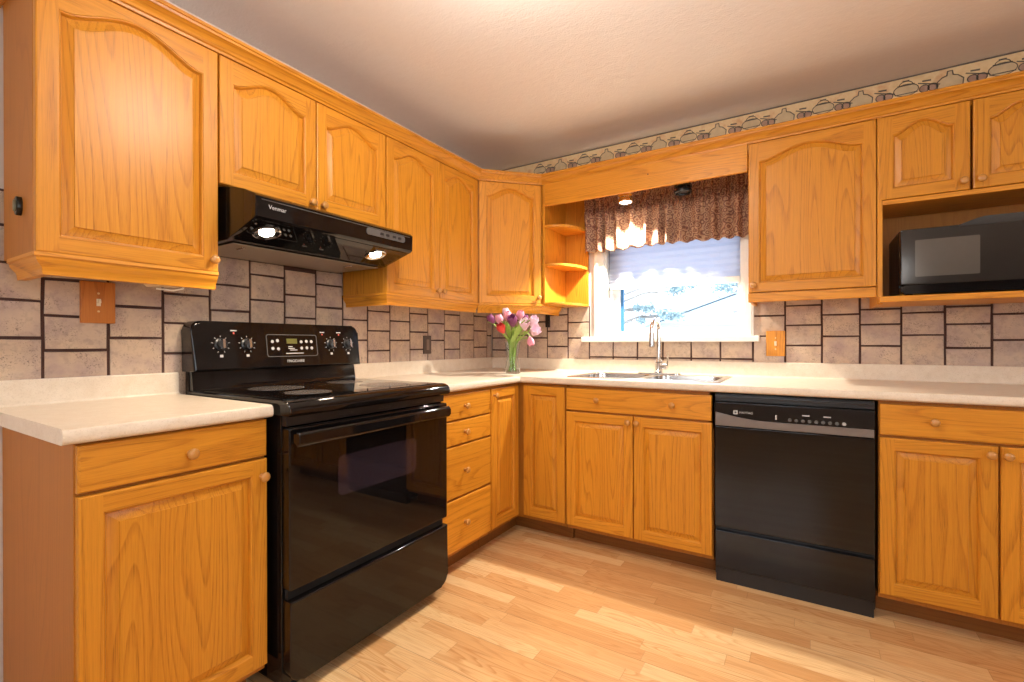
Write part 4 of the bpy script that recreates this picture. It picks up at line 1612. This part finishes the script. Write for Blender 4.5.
V = []
for j in range(nz + 1):
    k = j / nz
    row = []
    for i in range(nx + 1):
        q = i / nx
        zb = 1.694 + 0.005 * sin(q * 2 * pi * 13 + 1.2 * sin(q * 17 + ph[0]) + 0.8) + 0.018 * (1 - q) * 0 - 0.004 * sin(q * 9)
        z = zb + (VZT - zb) * k
        row.append(g.bm.verts.new((VX0 + (VX1 - VX0) * q, -0.072 + vshape(q, k), z)))
    V.append(row)
for j in range(nz):
    for i in range(nx):
        g.bm.faces.new((V[j][i], V[j][i + 1], V[j + 1][i + 1], V[j + 1][i]))
fab = g.build('fabric', FABRIC, o, smooth=60)
md_ = fab.modifiers.new('thickness', 'SOLIDIFY')
md_.thickness = 0.0015
g = G()
g.tube([(VX0 - 0.004, -0.052, 1.962), (VX1 + 0.004, -0.052, 1.962)], 0.006, 10)
for xx in (0.800, 1.768):
    g.box((xx - 0.003, -0.055, 1.956), (xx + 0.003, -0.012, 1.968), 0.001, 0, 1)
g.build('rod', BRASS, o)

o = thing('cellular_blind', 'white pleated cellular shade half lowered in the window', 'blind', (1.31, 0.034, 1.45))
g = G()
zt_, zb_ = 2.008, 1.486
npl = 26
prof = []
for i in range(npl + 1):
    z = zb_ + (zt_ - zb_) * i / npl
    prof.append((0.026 if i % 2 else 0.034, z))
back = [(0.044 if i % 2 else 0.038, z) for i, (_, z) in enumerate(prof)]
loop_ = prof + back[::-1]
g.loft([[(0.918, y, z) for y, z in loop_], [1.0 and (1.709, y, z) for y, z in loop_]], 0, True, True, True)
g.build('pleats', BLIND, o, smooth=0)
g = G()
g.box((0.918, 0.018, 1.450), (1.709, 0.052, 1.486), 0.005)
g.build('bottom_rail', WHITEC, o)
g = G()
g.box((0.918, 0.014, 2.000), (1.709, 0.054, 2.009), 0.002)
g.build('head_rail', WHITE, o)
g = G()
g.tube([(0.932, 0.012, 2.0), (0.932, 0.012, 1.62), (0.932, 0.012, 1.47)], 0.0016, 8)
g.lathe([(0.003, 0.0), (0.0055, 0.008), (0.004, 0.024), (0.001, 0.026)], (0.932, 0.012, 1.445), (0, 0, 1), 10)
g.build('pull_cord', GREYP, o)

# ------------------------------------------------------------------ flowers
VC = Vector((0.487, -0.480, CT))
o = thing('glass_vase', 'clear glass vase of tulips in the countertop corner', 'vase', VC)
g = G()
outer = [(0.042, 0.0), (0.046, 0.004), (0.047, 0.02), (0.042, 0.05), (0.036, 0.09), (0.037, 0.13), (0.043, 0.17), (0.049, 0.195)]
inner = [(r - 0.0035, max(h, 0.014)) for r, h in outer[::-1]]
inner[-1] = (0.030, 0.014)
g.lathe(outer + inner, VC, (0, 0, 1), 36, 0, True, True)
g.build('glass', GLASS, o, smooth=60)


def petal_ring(g, base, ax, n, Lp, rmax, rot, openk, mat=0):
    ax = Vector(ax).normalized()
    t = Vector((1, 0, 0)) if abs(ax.x) < 0.8 else Vector((0, 1, 0))
    u = ax.cross(t).normalized()
    v = ax.cross(u)
    for k in range(n):
        a = rot + 2 * pi * k / n
        rad = u * cos(a) + v * sin(a)
        tan = ax.cross(rad)
        rows = []
        for i in range(8):
            s = i / 7
            r = rmax * (sin(min(1.0, s * 1.25) * pi / 2) ** 0.75) * (1 + openk * max(0, s - 0.45)) * (1 - 0.35 * max(0, s - 0.6) / 0.4 * (1 - openk))
            wd_ = rmax * 1.15 * (sin(pi * (0.12 + 0.88 * s)) ** 0.6) * (1 if s < 0.99 else 0.1) + 0.0008
            row = []
            for j in (-1, -0.5, 0, 0.5, 1):
                an = j * wd_ / max(r, rmax * 0.5) * 0.8
                row.append(base + ax * (Lp * s) + (rad * cos(an) + tan * sin(an)) * (r + 0.0008))
            rows.append(row)
        th = []
        for row in rows:
            front_ = row
            back_ = [p - rad * 0.0014 for p in row[::-1]]
            th.append(front_ + back_)
        g.loft(th, mat, True, True, True)


def tulip(label, head, mat, direc, size=1.0, openk=0.0, leaf=True, foot=None, droop=None):
    head = Vector(head)
    ft = VC + Vector(foot if foot else (0, 0, 0.016))
    t_ = thing('tulip', label, 'flower', ft, 'tulips in the glass vase')
    mouth = VC + Vector(((head.x - VC.x) * 0.16 - (foot[0] if foot else 0) * 0.3, (head.y - VC.y) * 0.16 - (foot[1] if foot else 0) * 0.3, 0.185))
    d = Vector(direc).normalized()
    c3 = head - d * 0.06 if droop is None else head + Vector(droop)
    pts = []
    ctrl = [ft, mouth, c3, head]
    for i in range(21):
        s = i / 20
        # stem passes through the vase mouth: two joined curves
        if s < 0.5:
            q = s / 0.5
            p = ft.lerp(mouth, q)
        else:
            q = (s - 0.5) / 0.5
            m1 = mouth + (mouth - ft).normalized() * 0.05
            p = (1 - q) ** 3 * mouth + 3 * (1 - q) ** 2 * q * m1 + 3 * (1 - q) * q * q * c3 + q ** 3 * head
        pts.append(p)
    g = G()
    g.tube(pts, [0.0030] * 21, 8)
    g.build('stem', GREEN, t_)
    g = G()
    petal_ring(g, head - d * 0.002, d, 3, 0.060 * size, 0.0235 * size, 0.3, openk)
    petal_ring(g, head, d, 3, 0.058 * size, 0.0210 * size, 0.3 + pi / 3, openk * 0.7)
    g.build('bloom', mat, t_, smooth=60)
    if leaf:
        side = Vector((rn.uniform(-1, 1), rn.uniform(-0.6, 0.3), 0)).normalized()
        base = mouth.lerp(ft, 0.75)
        out = Vector((head.x - VC.x, head.y - VC.y, 0)) * 0.80 + side * 0.075
        g = G()
        rows = []
        for i in range(13):
            s = i / 12
            p = base + Vector((out.x * s ** 2.2, out.y * s ** 2.2, 0.33 * s - 0.07 * s ** 3))
            wdt = 0.0150 * sin(pi * (0.08 + 0.90 * s)) ** 0.8 + 0.0006
            lat = Vector((out.y, -out.x, 0.0))
            lat = (lat.normalized() if lat.length > 1e-5 else Vector((1, 0, 0)))
            up_ = Vector((0, 0, 0.003))
            rows.append([p - lat * wdt + up_, p, p + lat * wdt + up_, p + lat * wdt * 0.9 + up_ + Vector((0, 0, 0.0012)), p + Vector((0, 0, 0.0014)), p - lat * wdt * 0.9 + up_ + Vector((0, 0, 0.0012))])
        g.loft(rows, 0, True, True, True)
        g.build('leaf', GREEN, t_, smooth=60)
    return t_


tulip('purple tulip at the outer left of the bouquet', (0.402, -0.560, 1.222), PURPLE, (-0.45, -0.25, 0.85), 1.05, foot=(0.020, 0.0, 0.016))
tulip('pink tulip left of the bouquet centre, over the red bloom', (0.460, -0.572, 1.212), PINK, (-0.1, -0.25, 0.95), 1.15, foot=(0.014, 0.012, 0.016))
tulip('pale pink tulip at the very top of the bouquet', (0.486, -0.545, 1.258), PALE, (-0.05, -0.2, 1), 1.0, foot=(0.0, 0.018, 0.016))
tulip('pink tulip upright beside the big purple bloom', (0.523, -0.580, 1.228), PINK, (0.02, -0.3, 0.95), 1.15, foot=(-0.008, 0.016, 0.016))
tulip('large open purple tulip at the bouquet centre', (0.562, -0.588, 1.198), PURPLE, (0.1, -0.5, 0.8), 1.3, 0.35, foot=(-0.014, 0.008, 0.016))
tulip('pink tulip behind the large purple bloom, top right', (0.577, -0.548, 1.236), PINK, (0.30, -0.2, 0.9), 1.1, foot=(-0.018, 0.004, 0.016))
tulip('red tulip low at the front left of the bouquet', (0.498, -0.595, 1.160), REDPT, (-0.10, -0.55, 0.75), 1.15, 0.3, foot=(0.010, 0.020, 0.016))
tulip('pale open tulip right of the bouquet, nearest the purple bloom', (0.628, -0.570, 1.178), PALE, (0.25, -0.45, 0.75), 1.2, 0.7, foot=(-0.022, 0.0, 0.016))
tulip('pale tulip at the upper right of the bouquet', (0.660, -0.550, 1.198), PALE, (0.5, -0.25, 0.8), 1.2, 0.3, foot=(-0.022, -0.008, 0.016))
tulip('pale open tulip at the outer right of the bouquet', (0.676, -0.562, 1.150), PALE, (0.6, -0.45, 0.5), 1.2, 0.7, foot=(-0.020, -0.014, 0.016))
tulip('drooping pink tulip hanging low on the right', (0.655, -0.560, 1.142), PINK, (0.25, -0.1, -0.95), 1.0, foot=(-0.016, -0.018, 0.016), droop=(-0.03, 0.0, 0.06), leaf=False)
tulip('small dark purple tulip between the top right pink bloom and the pale blooms', (0.600, -0.525, 1.222), PURPLE, (0.2, -0.1, 0.95), 0.9, foot=(0.016, -0.008, 0.016))

# ------------------------------------------------------------------ outside the window
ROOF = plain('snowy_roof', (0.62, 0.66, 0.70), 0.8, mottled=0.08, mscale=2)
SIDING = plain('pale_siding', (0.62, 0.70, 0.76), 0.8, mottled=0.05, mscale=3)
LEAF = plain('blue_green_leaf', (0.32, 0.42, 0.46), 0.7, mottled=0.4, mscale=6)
BARK = plain('bark', (0.30, 0.28, 0.27), 0.9, mottled=0.3)
g = G()
g.box((-25, 0.3, -0.9), (25, 40, -0.8))
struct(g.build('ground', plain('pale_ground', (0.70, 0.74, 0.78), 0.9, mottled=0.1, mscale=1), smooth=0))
hs_ = thing('neighbor_house', 'pale neighboring house with sloping roof seen through the kitchen window', 'house', (0.5, 14, -0.8))
g = G()
g.prism([(-2.6, -0.8), (3.6, -0.8), (3.6, 1.72), (0.55, 2.70), (-2.6, 1.62)], lambda p, q, t: (p, t, q), 13.0, 20.0)
g.build('wall', SIDING, hs_, smooth=0)
g = G()
g.prism([(-3.0, 1.52), (0.55, 2.74), (4.0, 1.60), (4.0, 1.66), (0.55, 2.80), (-3.0, 1.58)], lambda p, q, t: (p, t, q), 12.7, 20.2)
g.build('roof', ROOF, hs_, smooth=0)
g = G()
g.box((-2.6, 12.94, 1.62), (3.6, 12.999, 1.72), 0.01)
g.build('fascia', plain('grey_fascia', (0.36, 0.46, 0.56), 0.8), hs_)
def tree(label, x, y, h, seed, clusters):
    r = random.Random(seed)
    t_ = thing('tree', label, 'tree', (x, y, -0.8))
    g = G()
    g.tube([(x, y, -0.8), (x + 0.05, y, 0.8), (x - 0.05, y + 0.1, h)], [0.10, 0.075, 0.03], 10)
    for (cx, cy, cz, cr) in clusters:
        b0 = Vector((x, y, min(cz - 0.25, h - 0.2)))
        m = b0.lerp(Vector((cx, cy, cz)), 0.55) + Vector((r.uniform(-.1, .1), 0, 0.10))
        g.tube([b0, m, (cx, cy, cz)], [0.030, 0.018, 0.008], 6)
        for _ in range(4):
            e_ = Vector((cx + r.uniform(-cr, cr) * 1.4, cy + r.uniform(-.3, .3), cz + r.uniform(-cr, cr)))
            g.tube([m, e_], [0.009, 0.003], 5)
    g.build('trunk', BARK, t_)
    g = G()
    for (cx, cy, cz, cr) in clusters:
        for _ in range(int(110 * cr / 0.12) if cr > 0.05 else 3):
            p = Vector((cx + r.gauss(0, cr * 0.55), cy + r.gauss(0, cr * 0.5), cz + r.gauss(0, cr * 0.38)))
            a = Vector((r.gauss(0, 1), r.gauss(0, 1), r.gauss(0, 1))).normalized()
            b = a.cross(Vector((r.gauss(0, 1), r.gauss(0, 1), r.gauss(0, 1)))).normalized()
            L_ = r.uniform(0.025, 0.05)
            n_ = a.cross(b) * 0.002
            g.loft([[p - a * L_ + n_ * k, p + b * L_ * 0.45 + n_ * k, p + a * L_ + n_ * k, p - b * L_ * 0.45 + n_ * k] for k in (0, 1)], 0, True, True, True)
    f = g.build('foliage', LEAF, t_, smooth=0)
    return t_


tree('leafy tree near the middle of the kitchen window view', -0.95, 4.7, 2.6, 11, [(-0.10, 4.5, 1.64, 0.10), (0.14, 4.5, 1.53, 0.12), (0.33, 4.5, 1.51, 0.10), (0.32, 4.5, 1.90, 0.13), (-0.28, 4.5, 1.66, 0.06), (-0.2, 4.5, 1.45, 0.06), (0.60, 4.5, 2.02, 0.16)])
tree('leafy tree at the right side of the kitchen window view', 1.85, 4.7, 2.6, 12, [(1.00, 4.5, 1.92, 0.15), (1.22, 4.5, 1.95, 0.12), (1.12, 4.5, 1.55, 0.04)])
